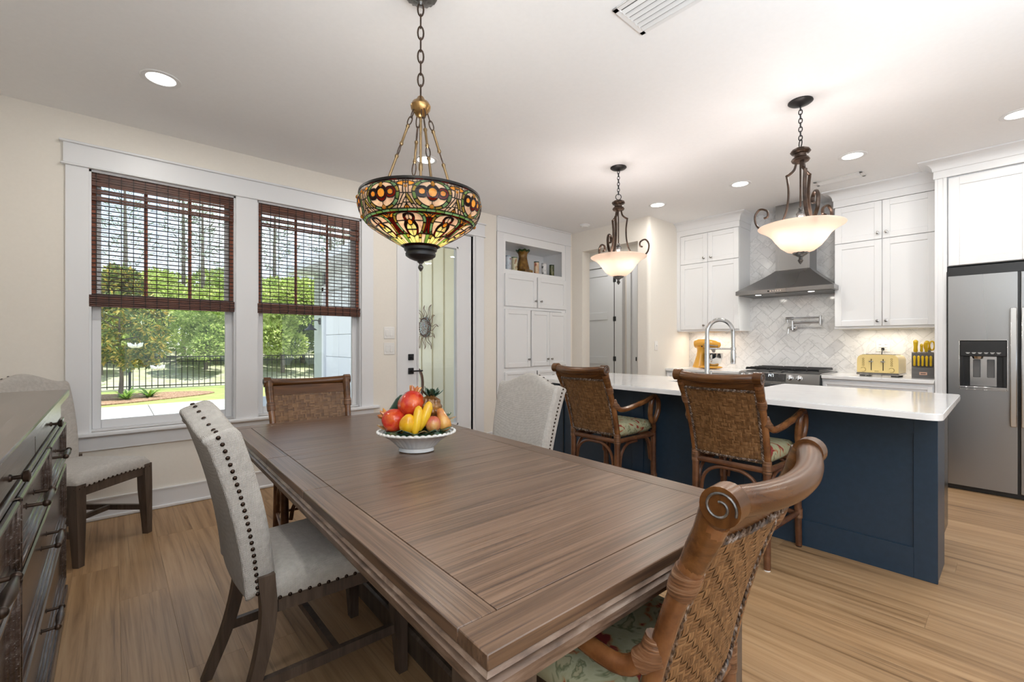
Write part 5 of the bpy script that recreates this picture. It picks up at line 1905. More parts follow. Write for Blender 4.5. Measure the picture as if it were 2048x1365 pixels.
def lo_label(x, y):
    ax, sg = abs(x), (x > 0)
    if y > .90: return ('band', int((x + 1) * 2)), ('red', 'dark', 'red', 'dark')[int((x + 1) * 2) % 4]
    if y < .06: return ('base', int((x + 1) * 1.5)), 'dark'
    # urn of cream glass with a knot above
    r1 = ell(x, y, 0, .40, .40, .21)
    r2 = ell(x, y, 0, .70, .26, .15)
    if ell(x, y, 0, .565, .13, .07) < 1: return 'knot', 'orange'
    if r2 < .68: return ('bud', sg), 'pink'
    if r1 < .80: return ('urn', sg, y > .40), 'cream'
    if r2 < 1.08: return ('budring', sg, y > .72), 'dark' if y > .72 else 'red'
    if r1 < 1.10 and y > .27: return ('urnring', sg, y > .42), 'dark' if y > .42 else 'red'
    if y < .30:
        if ax < .42: return ('foot', sg), 'cream'
        if ax < .66: return ('foot2', sg, y > .2), 'cream' if y < .2 else 'olive'
        return ('foot3', sg), 'green' if ax > .86 else 'pink'
    r3 = ell(x, y, 0, .56, .72, .36)
    if r3 < 1.0: return ('fieldl', sg, y > .6), 'pink'
    if r3 < 1.22:
        a = math.atan2((y - .56) / .36, x / .72)
        return ('arch', int((a + pi) / (2 * pi) * 12)), ('teal', 'green', 'olive')[int((a + pi) / (2 * pi) * 12) % 3]
    if r3 < 1.42: return ('arch2', sg, y > .72), 'amber' if y > .72 else 'red'
    if ell(ax, y, 1, .80, .17, .07) < 1: return ('leafl', sg), 'amber'
    if ell(ax, y, 1, .66, .12, .10) < 1: return ('leafl2', sg), 'pink'
    return ('gapl', sg, y > .62), 'pink' if y > .62 else 'green'


def tier(PR, label, nu, nv, ph, front, tag_):
    key = {}
    for i in range(nu):
        for j in range(nv):
            key[i, j] = label(-1 + 2 * (i + .5) / nu, (j + .5) / nv)
    lead = set()
    for (i, j), k in key.items():
        for di, dj in ((1, 0), (0, 1), (1, 1), (-1, 1), (-1, 0), (0, -1)):
            q = key.get(((i + di) % nu, j + dj))
            if q and q[0] != k[0]:
                lead.add((i, j))
                break
    groups, seen = [], set()
    for c in key:
        if c in lead or c in seen: continue
        st, comp = [c], []
        seen.add(c)
        while st:
            a = st.pop()
            comp.append(a)
            for d in ((1, 0), (-1, 0), (0, 1), (0, -1)):
                b = (a[0] + d[0], a[1] + d[1])
                if b in key and b not in lead and b not in seen and key[b][0] == key[a][0]:
                    seen.add(b)
                    st.append(b)
        groups.append(comp)

    def pt(i, j, off):
        r, z = prof(PR, j / nv)
        w = (i / nu - .5) * 2 * pi / NREP
        return ((r + off) * cos(w), (r + off) * sin(w), Zc(z))

    def shell(cells, o0, o1, side=True):
        b, ix, cs = MB(), {}, set(cells)

        def vid(i, j, s):
            if (i, j, s) not in ix:
                ix[i, j, s] = len(b.v)
                b.v.append(pt(i, j, o1 if s else o0))
            return ix[i, j, s]
        for (i, j) in cells:
            for s in (0, 1):
                b.f.append([vid(i, j, s), vid(i + 1, j, s), vid(i + 1, j + 1, s), vid(i, j + 1, s)])
                b.mi.append(0)
            for (di, dj), (p, q) in (((-1, 0), ((0, 0), (0, 1))), ((1, 0), ((1, 0), (1, 1))), ((0, -1), ((0, 0), (1, 0))), ((0, 1), ((0, 1), (1, 1)))):
                if (i + di, j + dj) not in cs and side:
                    b.f.append([vid(i + p[0], j + p[1], 0), vid(i + q[0], j + q[1], 0), vid(i + q[0], j + q[1], 1), vid(i + p[0], j + p[1], 1)])
                    b.mi.append(0)
        return b
    meshes = [(shell(c, -.0015, .0015).mesh('glass_piece', G[key[c[0]][1]], 50), len(c)) for c in groups]
    lead_me = shell(sorted(lead), -.0025, .0028).mesh('lead_came', M['lead'], 50)
    back = MB()
    for k in range(NREP):
        a = ph + 2 * pi * k / NREP
        near = abs(((a - front + pi) % (2 * pi)) - pi)
        put('lead_came', lead_me, tf, rot=(0, 0, a), kind=None)
        for me_, n_ in meshes:
            if near < R(76) and n_ > 24:
                put('glass_piece', me_, tf, rot=(0, 0, a))
            else:
                far.append((me_, a))


far = []
front = R(180) + math.atan2(TY, TX)
tier(UP, up_label, 150, 84, front + R(10), front, 'u')
tier(LO, lo_label, 120, 96, front + R(-13), front, 'l')
b = MB()
mats_ = list(G.values())
for me_, a in far:
    b.cur = mats_.index(me_.materials[0])
    rot_ = Matrix.Rotation(a, 3, 'Z')
    b.add([rot_ @ v.co for v in me_.vertices], [list(p.vertices) for p in me_.polygons])
bigme = bpy.data.meshes.new('glass_far_side')
bigme.from_pydata(b.v, [], b.f)
for m_ in mats_: bigme.materials.append(m_)
bigme.polygons.foreach_set('material_index', b.mi)
bigme.shade_smooth()
bigme.set_sharp_from_angle(angle=R(50))
put('glass_far_side', bigme, tf, kind='stuff')
MB().lathe([(.256, Zc(1.836)), (.261, Zc(1.838)), (.260, Zc(1.848)), (.254, Zc(1.848)), (.253, Zc(1.838))], 72, cap=False).ob('rim_band', M['lead'], tf)
# cabochon jewels standing proud of the upper tier
for k in range(NREP):
    for dz_, da_ in ((1.818, 0), (1.738, 0), (1.806, pi / NREP)):
        a = front + R(10) + 2 * pi * k / NREP + da_
        v_ = (dz_ - 1.722) / .116
        r_ = .2615 if dz_ > 1.8 else .243
        MB().ball((r_ * cos(a), r_ * sin(a), Zc(dz_)), .0088 if da_ == 0 else .0065, 10, 8).ob('jewel', G['amber'], tf)
MB().lathe([(.068, Zc(1.628)), (.072, Zc(1.622)), (.070, Zc(1.612)), (.062, Zc(1.606)), (.066, Zc(1.598)), (.064, Zc(1.588)), (.050, Zc(1.578)), (.030, Zc(1.570)), (.012, Zc(1.566)), (.004, Zc(1.566))], 36).ob('bottom_cap', M['blackM'], tf)
MB().lathe([(.012, Zc(1.568)), (.015, Zc(1.562)), (.007, Zc(1.556)), (.006, Zc(1.550)), (.011, Zc(1.545)), (.012, Zc(1.538)), (.008, Zc(1.530)), (.002, Zc(1.522))], 18).ob('finial', M['ironS'], tf)
for k in range(3):
    a = front + R(-45) + 2 * pi * k / 3
    MB().tube([(.01 * cos(a), .01 * sin(a), Zc(1.70)), (.07 * cos(a), .07 * sin(a), Zc(1.705)), (.085 * cos(a), .085 * sin(a), Zc(1.72))], .008, 8).ball((.095 * cos(a), .095 * sin(a), Zc(1.742)), .028, 12, 8).ob('bulb', M['bulb'], tf)
    lamp('chandelier_bulb', 'POINT', (TX + .10 * cos(a), TY + .10 * sin(a), 1.745), 2.6, (1, .88, .70), .035)

# ------------------------------------------------------------------ ceramic fruit in a ribbed bowl
BX, BY = .975, 1.715
bw = E('fruit_bowl', (BX, BY, TZ), 'white ribbed ceramic bowl with a rope rim, holding painted ceramic fruit', 'bowl', local=True, rz=R(-41.6))
wg = noisy('white_glaze', [(.35, (.60, .66, .72)), (.6, (.76, .78, .79))], 12, .12)
ex = 1.30                                                    # the bowl is oval, long across the view


def bprof(pts, n, fn): return [(r, z) for r, z in pts]


mb = MB(Matrix.Diagonal((ex, 1, 1, 1)))
mb.lathe([(.052, 0), (.058, .004), (.057, .018), (.060, .020), (.066, .030), (.084, .052), (.106, .070), (.122, .078), (.128, .082), (.122, .083), (.10, .072), (.06, .045), (.01, .035)], 96,
         fn=lambda r, w, i: r * (1 + (.022 * cos(32 * w) if 3 <= i <= 7 else 0)), cap=True)
mb.ob('body', wg, bw)
mb = MB()
rp_ = []
for k in range(320):
    w = 2 * pi * k / 320
    rp_.append((ex * .125 * cos(w), .125 * sin(w), .083 + .0012 * cos(40 * w)))
mb.tube(rp_, [.0058 + .0011 * cos(80 * pi * k / 320) for k in range(320)], 10, closed=True)
mb.ob('rope_rim', noisy('rim_glaze', [(.4, (.72, .70, .66)), (.7, (.80, .80, .79))], 30, .2), bw)
RZ = R(-41.6)
c_, s_ = cos(RZ), sin(RZ)


def bl(x, y, z):
    """bowl-local point (x right, y away, z up from the table) to world"""
    return (BX + c_ * x - s_ * y, BY + s_ * x + c_ * y, TZ + z)


def fmat(name, stops, sc=14, rough=.16): return noisy(name, stops, sc, rough, bstr=.05, Coat_Weight=.25)


leafm = fmat('ceramic_leaf', [(.3, (.012, .035, .022)), (.55, (.03, .075, .04)), (.72, (.20, .14, .05))], 20)
leafb = fmat('ceramic_leaf_tan', [(.3, (.10, .08, .03)), (.5, (.32, .18, .07)), (.7, (.10, .14, .07))], 20)
redm = fmat('pomegranate_glaze', [(.25, (.30, .010, .010)), (.5, (.52, .028, .016)), (.66, (.70, .13, .02)), (.8, (.78, .30, .03))], 11)
yelm = fmat('lemon_glaze', [(.3, (.62, .26, .006)), (.55, (.80, .42, .012)), (.8, (.80, .55, .05))], 18)
sqm = fmat('squash_glaze', [(.3, (.66, .34, .01)), (.6, (.82, .52, .03))], 12)
grm = fmat('cucumber_glaze', [(.3, (.006, .030, .020)), (.7, (.014, .060, .036))], 12)
pinem = fmat('pineapple_glaze', [(.3, (.055, .022, .008)), (.52, (.20, .085, .022)), (.7, (.42, .22, .06))], 26)
peachm = fmat('peach_glaze', [(.3, (.30, .025, .03)), (.5, (.50, .12, .07)), (.62, (.62, .32, .10)), (.8, (.72, .60, .42))], 9)
pearm = fmat('pear_glaze', [(.3, (.28, .04, .04)), (.5, (.55, .22, .05)), (.68, (.70, .42, .10)), (.8, (.32, .30, .10))], 9)


def fruit(name, loc, lab, cat, rot=(0, 0, 0)):
    o = E(name, bl(*loc), lab, cat, 'ceramic fruit in the bowl', local=True)
    o.rotation_euler = (rot[0], rot[1], RZ + rot[2])
    return o


def pome(loc, r, lab, rot):
    o = fruit('ceramic_pomegranate', loc, lab, 'ceramic fruit', rot)
    MB().ball((0, 0, 0), (r, r, r * .95), 28, 18, lambda d: 1 + .05 * cos(6 * math.atan2(d.y, d.x)) * (1 - d.z * d.z) + (.16 * max(0, d.z - .6) / .4) - .06 * max(0, -d.z - .5)).ob('body', redm, o, 60)
    cr = MB()
    for k in range(6):
        a = 2 * pi * k / 6
        b0, b1 = Vector((cos(a) * r * .22, sin(a) * r * .22, r * 1.02)), Vector((cos(a) * r * .44, sin(a) * r * .44, r * 1.42))
        cr.tube([b0, b0.lerp(b1, .5) + Vector((0, 0, r * .05)), b1], [r * .17, r * .12, r * .03], 7)
    cr.ob('crown', pearm, o)
    return o


pome((-.022, .004, .196), .058, 'largest red ceramic pomegranate on top of the fruit pile', (R(-14), R(10), 0))
pome((-.088, -.02, .130), .052, 'smaller red ceramic pomegranate at the left rim of the bowl', (R(-10), R(-62), 0))
o = fruit('ceramic_cucumber', (-.088, .03, .190), 'dark green ceramic cucumber behind the red pomegranates', 'ceramic fruit', (0, R(32), 0))
MB().tube([(0, 0, -.058), (0, 0, -.052), (0, 0, -.03), (0, 0, .02), (0, 0, .045), (0, 0, .054)], [.006, .017, .023, .023, .016, .005], 18).ob('body', grm, o, 60)
o = fruit('ceramic_lemon', (-.020, -.070, .124), 'round yellow ceramic lemon at the front of the bowl', 'ceramic fruit', (R(25), R(12), 0))
MB().ball((0, 0, 0), (.037, .037, .044), 24, 16, lambda d: 1 + .16 * max(0, d.z - .8) / .2 + .012 * sin(9 * d.x + 4) * sin(11 * d.y) * sin(10 * d.z)).ob('body', yelm, o, 60)
for i, (loc, tl, ln, lab) in enumerate((((.018, -.076, .142), 8, .066, 'left one of the two long yellow ceramic squashes'), ((.048, -.058, .160), 20, .066, 'right one of the two long yellow ceramic squashes'))):
    o = fruit('ceramic_squash', loc, lab, 'ceramic fruit', (R(-12), R(tl), 0))
    MB().tube([(0, 0, -ln), (0, 0, -ln * .92), (.001, 0, -ln * .5), (.002, 0, 0), (0, 0, ln * .55), (-.003, 0, ln * .82), (-.004, 0, ln * .93)], [.004, .0095, .017, .0205, .0195, .013, .004], 16).ob('body', sqm, o, 60)
o = fruit('ceramic_pineapple', (.052, .022, .168), 'brown ceramic pineapple with a green leaf crown at the back of the bowl', 'ceramic fruit', (R(-4), R(6), 0))
MB().ball((0, 0, 0), (.052, .052, .070), 72, 44, lambda d: 1 + .085 * (sin(7 * math.atan2(d.y, d.x) + 9 * d.z) * sin(7 * math.atan2(d.y, d.x) - 9 * d.z))).ob('body', pinem, o, 60)


def leafmesh(L_, W_, bend, mt, name, par, mtx):
    b = MB(mtx)

    def f(u, v):
        t = u
        w = W_ * sin(pi * min(1, t * .92 + .08)) ** .8 * (1 - .2 * t)
        x = (2 * v - 1) * w
        return Vector((x, t * L_, bend * L_ * t * t - .35 * abs(x))), Vector((0, -.2, 1))
    b.slab(f, 8, 4, .0025)
    return b.ob(name, mt, par, 60)


for k in range(13):
    a = 2.399 * k
    up_ = .25 + .95 * k / 13
    mtx = Matrix.Translation((0, 0, .062)) @ Matrix.Rotation(a, 4, 'Z') @ Matrix.Rotation(up_, 4, 'X')
    leafmesh(.062 - .0016 * k, .011, .25 if k < 7 else -.1, leafm, 'leaf', o, mtx)
o = fruit('ceramic_peach', (.080, -.046, .122), 'round red and cream ceramic peach right of the yellow squashes', 'ceramic fruit', (R(10), 0, 0))
MB().ball((0, 0, 0), (.033, .033, .036), 22, 14, lambda d: 1 - .05 * max(0, 1 - abs(d.x) * 5)).ob('body', peachm, o, 60)
o = fruit('ceramic_pear', (.118, -.022, .135), 'long orange and rose ceramic pear at the right side of the bowl', 'ceramic fruit', (R(-8), R(-20), 0))
MB().lathe([(.002, -.048), (.018, -.044), (.028, -.028), (.029, -.010), (.022, .014), (.017, .034), (.014, .048), (.002, .054)], 20).ob('body', pearm, o, 60)
o = fruit('ceramic_fig', (.090, .010, .150), 'small rosy ceramic fig behind the peach and pear', 'ceramic fruit', (0, R(20), 0))
MB().ball((0, 0, 0), (.020, .020, .027), 18, 12, lambda d: 1 + .1 * d.z).ob('body', peachm, o, 60)
# leaves tucked under the fruit
LV = [(-.115, -.015, .088, 100, .07, .028, 1), (-.055, -.095, .090, 195, .058, .028, 0), (-.005, -.112, .088, 170, .055, .026, 0), (.040, -.105, .088, 210, .055, .024, 1), (.085, -.088, .090, 215, .055, .026, 0), (.130, -.050, .092, 250, .055, .024, 0),
      (-.050, -.055, .135, 230, .05, .024, 1), (.145, .005, .125, 265, .050, .018, 1), (.120, .030, .135, 300, .05, .02, 0), (-.10, .03, .10, 60, .06, .024, 0), (.0, .09, .10, 0, .06, .026, 0), (.06, .09, .10, -20, .06, .026, 0), (.100, -.02, .135, 250, .04, .016, 1)]
lo_ = fruit('ceramic_leaves', (0, 0, .0), 'dark green and tan ceramic leaves tucked around the fruit', 'ceramic leaves')
for x_, y_, z_, a_, L_, W_, t_ in LV:
    leafmesh(L_, W_, -.15, leafb if t_ else leafm, 'leaf', lo_, Matrix.Translation((x_ * .84, y_ * .84, z_ + .008)) @ Matrix.Rotation(R(a_ - 0), 4, 'Z') @ Matrix.Rotation(R(26), 4, 'X'))
MB(Matrix.Diagonal((ex, 1, 1, 1))).lathe([(.112, .076), (.10, .092), (.05, .10), (.001, .104)], 40, fn=lambda r, w, i: r * (1 + .03 * sin(9 * w))).ob('leaf_mound', leafm, lo_)
print('part 5 ok')
lamp('chandelier_ceiling_fill', 'SPOT', (TX, TY, 1.80), 6.0, (.97, .98, 1), .16, spot_size=R(160), spot_blend=1.0).rotation_euler = (pi, 0, 0)  # extra beam added inside the bowl to lift the ceiling
# ------------------------------------------------------------------ outside: terrace, bed, lawn, fences, trees, garage wing
GZ = -.20
conc = noisy('concrete', [(.3, (.46, .445, .415)), (.7, (.52, .505, .475))], 6, .85, src='World')
grass = noisy('lawn_grass', [(.3, (.22, .28, .07)), (.6, (.32, .38, .12)), (.8, (.42, .45, .18))], (3, 3, 3), .95, bstr=.4, src='World')
mulch = noisy('pine_straw', [(.3, (.16, .085, .05)), (.5, (.30, .18, .11)), (.7, (.42, .29, .20))], (30, 9, 9), .95, bstr=.5, src='World')
bank = noisy('pond_bank', [(.3, (.22, .24, .12)), (.45, (.40, .40, .30)), (.6, (.30, .32, .18)), (.75, (.52, .50, .42))], (.8, .8, .8), .95, src='World', detail=8)
water = mat('pond_water', (.13, .15, .09), .25)
# paving bays, each its own slab
bays = E('terrace', (0, 9, GZ), kind='structure')
xs_ = [-7, -3.2, .6, 4.4]
ys_ = [4.34, 7.0, 10.0, 13.2]
for i in range(3):
    for j in range(3):
        y1 = ys_[j + 1] + (.35 if j == 2 and i == 0 else 0)
        MB().box(xs_[i] + .006, xs_[i + 1] - .006, ys_[j] + .006, y1, GZ - .1, GZ, .004).ob('paving_bay', conc, bays)
MB().box(-40, 40, 13.0, 17.6, GZ - .3, GZ - .015).ob('lawn', grass, kind='structure')
MB().box(-60, 60, 22, 27, GZ - 1.4, GZ - 1.0).ob('pond', water, kind='structure')


def bankf(u, v):
    x, y = -60 + 130 * u, 17.6 + 26 * v
    z = GZ - .02 - 1.15 * (sin(min(1, max(0, (y - 17.8) / 6.5)) * pi / 2)) + max(0, y - 26.5) * .13 + .12 * noise.noise(Vector((x * .3, y * .3, 0)))
    return (x, y, z)


MB().grid(bankf, 60, 40).ob('pond_bank', bank, kind='structure')
MB().box(-200, 200, 43, 200, -1.2, GZ + .9).ob('far_ground', bank, kind='structure')
# pine-straw bed round the magnolia
bed = []
for k in range(28):
    a = 2 * pi * k / 28
    r_ = 1 + .12 * sin(3 * a + 1)
    bed.append((-.15 + 2.1 * r_ * cos(a), 15.15 + 1.35 * r_ * sin(a)))
MB().prism(bed, GZ - .05, GZ + .012).ob('straw_bed', mulch, kind='structure')


def fence(p0, p1, h, n_post, lab, gap, post=.06, zb_=None):
    p0, p1 = Vector((*p0, 0)), Vector((*p1, 0))
    d = (p1 - p0)
    L_ = d.length
    a = math.atan2(d.y, d.x)
    f = E('railing_fence', (p0.x, p0.y, zb_ if zb_ is not None else GZ), lab, 'fence', local=True, rz=a)
    for z, t in ((h - .02, .03), (h - .16, .028), (.12, .028)):
        MB().box(0, L_, -.014, .014, z - t / 2, z + t / 2).ob('rail', M['blackM'], f)
    np_ = 0
    pm = qm = None
    for k in range(n_post):
        x = L_ * k / (n_post - 1)
        if pm is None:
            o = MB().box(-post / 2, post / 2, -post / 2, post / 2, 0, h + .05, .006).box(-post / 2 - .008, post / 2 + .008, -post / 2 - .008, post / 2 + .008, h + .05, h + .075, .006).ob('post', M['blackM'], f)
            pm = o.data
        else: o = put('post', pm, f)
        o.location = (x, 0, 0)
    n_ = int(L_ / gap)
    for k in range(n_):
        if qm is None:
            o = MB().box(-.009, .009, -.009, .009, .05, h - .03).ob('picket', M['blackM'], f)
            qm = o.data
        else: o = put('picket', qm, f)
        o.location = ((k + .5) * gap, 0, 0)
    return f


fence((-2.2, 17.75), (8.1, 16.1), 1.0, 5, 'black metal picket fence across the lawn, the nearer of the two fences', .145)
fence((-4, 36), (24, 34), 1.40, 9, 'black metal picket fence on the far bank of the pond', .19, zb_=-.45)


def leaves(n, fn, size, asp, seed, curl=.15):
    """n pointed leaf quads; fn(rng)->(position, outward)"""
    q = random.Random(seed)
    b = MB()
    for _ in range(n):
        p, o = fn(q)
        d = (Vector(o) + Vector((q.uniform(-1, 1), q.uniform(-1, 1), q.uniform(-.6, 1))) * .9).normalized()
        s = d.cross(Vector((q.uniform(-1, 1), q.uniform(-1, 1), q.uniform(-1, 1)))).normalized()
        nn = d.cross(s)
        l = size * q.uniform(.6, 1.25)
        p = Vector(p)
        b.add([p, p + d * l * .5 + s * l * asp + nn * l * curl, p + d * l, p + d * l * .5 - s * l * asp + nn * l * curl], [(0, 1, 2, 3)])
    return b


def leafmat(name, c1, c2, c3, tr=.35):
    m = bpy.data.materials.new(name)
    m.use_nodes = True
    P = m.node_tree.nodes['Principled BSDF']
    g = N(m, 'NewGeometry')
    rp = ramp(m, [(0, c1), (.5, c2), (1, c3)])
    L(m, g, 'Random Per Island', rp, 0)
    L(m, rp, 0, P, 'Base Color')
    P.inputs['Roughness'].default_value = .4
    t_ = N(m, 'BsdfTranslucent')
    L(m, rp, 0, t_, 0)
    x_ = N(m, 'MixShader')
    x_.inputs[0].default_value = tr
    L(m, P, 0, x_, 1)
    L(m, t_, 0, x_, 2)
    m.node_tree.links.new(x_.outputs[0], m.node_tree.nodes['Material Output'].inputs[0])
    return m


bark = noisy('bark', [(.3, (.12, .10, .08)), (.7, (.26, .23, .20))], (20, 20, 4), .9, bstr=.4)
mg = leafmat('magnolia_leaf', (.06, .12, .04), (.22, .30, .08), (.70, .52, .12), .3)
gl = leafmat('bright_leaf', (.36, .48, .12), (.58, .68, .22), (.74, .78, .38), .5)
g2 = leafmat('mid_leaf', (.28, .40, .11), (.48, .60, .19), (.66, .72, .32), .5)
fern = leafmat('fern_leaf', (.14, .30, .04), (.26, .46, .08), (.36, .52, .14), .4)

# magnolia in the bed
mt_ = E('magnolia_tree', (.15, 15.4, GZ), 'young magnolia tree with two white flowers in the straw bed outside the left window', 'tree', local=True)
tr_ = MB()
tr_.tube(bez([(0, 0, 0), (.02, .01, .6), (-.02, 0, 1.5), (0, .02, 3.2)], 6), [.06 - .0028 * i for i in range(19)], 9)
q = random.Random(4)
for k in range(16):
    z = .75 + 2.3 * k / 16
    a = 2.4 * k
    ln = (.85 if z < 1.9 else .85 - (z - 1.9) * .45)
    tr_.tube([(0, 0, z), (cos(a) * ln * .5, sin(a) * ln * .5, z + .10), (cos(a) * ln, sin(a) * ln, z + .28)], [.022, .015, .006], 6)
tr_.ob('trunk', bark, mt_)


def magf(q):
    k = q.randrange(46)
    z = .72 + 2.45 * (k % 23) / 23
    a = 2.4 * k
    ln = (.92 if 1.0 < z < 1.9 else .62 if z <= 1.0 else max(.12, .92 - (z - 1.9) * .62)) * q.choice((.45, .75, 1, 1))
    c_ = Vector((cos(a) * ln, sin(a) * ln, z + .18))
    d = Vector((q.gauss(0, 1), q.gauss(0, 1), q.gauss(0, 1))).normalized()
    return c_ + d * .14 * q.random() ** .5, d


leaves(8000, magf, .135, .20, 11).ob('foliage', mg, mt_, 0, kind='stuff')
wh = mat('petal_white', (.85, .85, .80), .6)
for p in ((.27, -.85, 1.30), (.72, -.62, .72)):
    b = MB(Matrix.Translation(p))
    for k in range(8):
        a = 2 * pi * k / 8
        b.tube([(0, 0, 0), (cos(a) * .05, sin(a) * .05, .02), (cos(a) * .11, sin(a) * .11, .05), (cos(a) * .15, sin(a) * .15, .11)], [.02, .045, .045, .008], 8, flat=.5)
    b.ball((0, 0, .04), .03, 8, 6)
    b.ob('flower', wh, mt_)

for i, (x, y, s, lab) in enumerate(((-.55, 14.75, .62, 'bright green fern clump left of the magnolia trunk'), (.25, 14.65, .42, 'low bright green fern in front of the magnolia trunk'), (.70, 14.8, .36, 'low bright green fern right of the magnolia trunk'))):
    f_ = E('fern', (x, y, GZ), lab, 'shrub', 'ferns in the straw bed', local=True)
    b = MB()
    q = random.Random(i)
    for k in range(46):
        a = q.uniform(0, 2 * pi)
        l = s * q.uniform(.7, 1.25)
        e_ = q.uniform(.25, .9)
        P_ = [Vector((cos(a) * l * t_ * .95, sin(a) * l * t_ * .95, l * e_ * (1.6 * t_ - .9 * t_ * t_))) for t_ in (0, .25, .5, .75, 1)]
        sd_ = Vector((-sin(a), cos(a), 0))
        for j in range(4):
            w0, w1 = .035 * (1 - j / 4), .035 * (1 - (j + 1) / 4) + .002
            b.add([P_[j] - sd_ * w0, P_[j] + sd_ * w0, P_[j + 1] + sd_ * w1, P_[j + 1] - sd_ * w1], [(0, 1, 2, 3)])
    b.ob('fronds', fern, f_, 0, kind='stuff')

# trees beyond the pond: two crowns to copy from, every tree its own object
protos = []
for k, (mt2, seed) in enumerate(((gl, 21), (g2, 22), (gl, 23))):
    q0 = random.Random(seed)
    blobs = [(Vector((q0.uniform(-1.7, 1.7), q0.uniform(-1.5, 1.5), q0.uniform(.8, 4.6))), q0.uniform(.7, 1.25)) for _ in range(17)]

    def cf(q, blobs=blobs):
        c_, r_ = q.choice(blobs)
        d = Vector((q.gauss(0, 1), q.gauss(0, 1), q.gauss(.25, 1))).normalized()
        return c_ + d * r_ * q.uniform(.72, 1.0), d
    protos.append((leaves(9000, cf, .30, .26, seed).mesh('foliage', mt2, 0), MB().tube([(0, 0, -1.2), (.05, 0, 1.5), (-.05, .05, 3.6)], [.16, .12, .05], 8).tube([(0, 0, 1.2), (.7, .3, 2.6)], [.08, .03], 6).tube([(0, 0, 1.5), (-.8, -.2, 3.0)], [.08, .03], 6).mesh('trunk', bark)))
tl = ['bright green bushy tree on the far pond bank', 'mid green bushy tree on the far pond bank', 'pale green bushy tree on the far pond bank']
tspots = [(-7, 33, 1.0), (-3.5, 38, 1.15), (-.5, 33, .8), (1.8, 37.5, 1.1), (4.2, 32.5, .72), (6.0, 36, 1.0), (8.2, 31.5, .85), (10.5, 35, 1.1), (12.3, 31, .95), (14.6, 34, 1.15), (16.6, 30, 1.0), (19.5, 33, 1.2), (22.5, 31, 1.1), (-10, 40, 1.3),
          (-4, 46, 1.25), (2.5, 46, 1.0), (8, 45, 1.35), (13, 43, 1.25), (18.5, 42, 1.4), (24, 39, 1.4), (29, 37, 1.4)]
for i, (x, y, s) in enumerate(tspots):
    k = i % 3
    where = 'left part of the window view' if x < 1 else ('middle of the window view' if x < 9 else 'view past the barn lamp')
    t = E('bushy_tree', (x, y, .35 if y < 40 else .7), tl[k], 'tree', 'trees beyond the pond: ' + ('bright', 'mid green', 'pale')[k], local=True, rz=i * 1.3)
    t.scale = (s, s, s * random.Random(i).uniform(.8, 1.1))
    put('foliage', protos[k][0], t, kind='stuff')
    put('trunk', protos[k][1], t)
# tall thin pines against the sky
pn = leafmat('pine_needle', (.16, .22, .16), (.26, .32, .22), (.36, .40, .28), .4)
pine_f = pine_t = None
for i, (x, y, h) in enumerate(((.6, 40, 13), (3.9, 41, 14.5), (5.0, 40, 12), (9.6, 39, 13.5), (-3.2, 42, 14), (13.5, 38, 13), (15.0, 39, 14))):
    t = E('pine_tree', (x, y, .4), 'tall bare-trunked pine rising above the bushy trees', 'tree', 'pines against the sky', local=True, rz=i)
    t.scale = (1, 1, h / 13)
    if pine_f is None:
        def pf_(q):
            z = q.uniform(6, 13)
            a = 2.4 * int(z * 4)
            r_ = q.uniform(.2, 1.9 * (1.15 - (z - 6) / 8))
            return Vector((cos(a) * r_ + q.gauss(0, .2), sin(a) * r_ + q.gauss(0, .2), z + r_ * .2 + q.gauss(0, .15))), Vector((cos(a), sin(a), .4))
        pine_f = leaves(900, pf_, .34, .10, 3).mesh('foliage', pn, 0)
        pine_t = MB().tube([(0, 0, 0), (.05, 0, 7), (0, .05, 13)], [.16, .12, .04], 8).mesh('trunk', bark)
    put('foliage', pine_f, t, kind='stuff')
    put('trunk', pine_t, t)

# garage wing with a sectional door in shade, and its barn lamp
gx = 4.0
side = mat('siding_white', (.72, .74, .76), .6)
gw = E('garage_wing', (gx, 11, GZ), 'white garage wing of the house with a sectional door, seen through the right window', 'building')
MB().box(gx + .06, gx + 5, 7.6, 12.35, GZ, 3.0).ob('wall', side, gw)
MB().box(gx - .02, gx + .06, 11.78, 12.17, GZ, 3.0).box(gx - .035, gx + .02, 11.72, 11.80, GZ, 3.0).box(gx - .02, gx + .08, 12.17, 12.35, GZ, 3.0).ob('corner_trim', mat('sage_trim', (.42, .46, .42), .6), gw)
MB().box(gx - .04, gx + .06, 11.60, 11.72, GZ, 2.6).box(gx - .04, gx + .06, 8.0, 8.12, GZ, 2.6).box(gx - .04, gx + .06, 8.0, 11.72, 2.5, 2.66).ob('door_casing', side, gw)
for k in range(5):
    for j in range(4):
        MB().box(gx + .02, gx + .06, 8.12 + j * .87 + .004, 8.12 + j * .87 + .866, GZ + k * .535 + .004, GZ + k * .535 + .531, .008).ob('door_panel', side, gw)
MB().box(gx - .6, gx + 5.5, 7.2, 12.8, 3.0, 3.14).ob('roof', side, gw)
bl_ = E('barn_lamp', (gx - .02, 11.88, 1.75), 'dark gooseneck barn lamp on the corner of the white garage wing', 'wall lamp')
MB().tube([(gx - .02, 11.88, 1.76), (gx - .05, 11.88, 1.76)], .085, 16).ob('back_plate', M['blackM'], bl_)
MB().tube(bez([(gx - .05, 11.88, 1.76), (gx - .12, 11.9, 1.785), (gx - .20, 11.92, 1.76), (gx - .235, 11.93, 1.70)], 6), .014, 8).ob('arm', M['blackM'], bl_)
MB().lathe([(.03, .16), (.04, .13), (.055, .09), (.09, .05), (.14, .02), (.15, 0), (.14, .005), (.05, .08)], 24, (gx - .24, 11.93, 1.53), cap=False).ob('shade', M['blackM'], bl_)

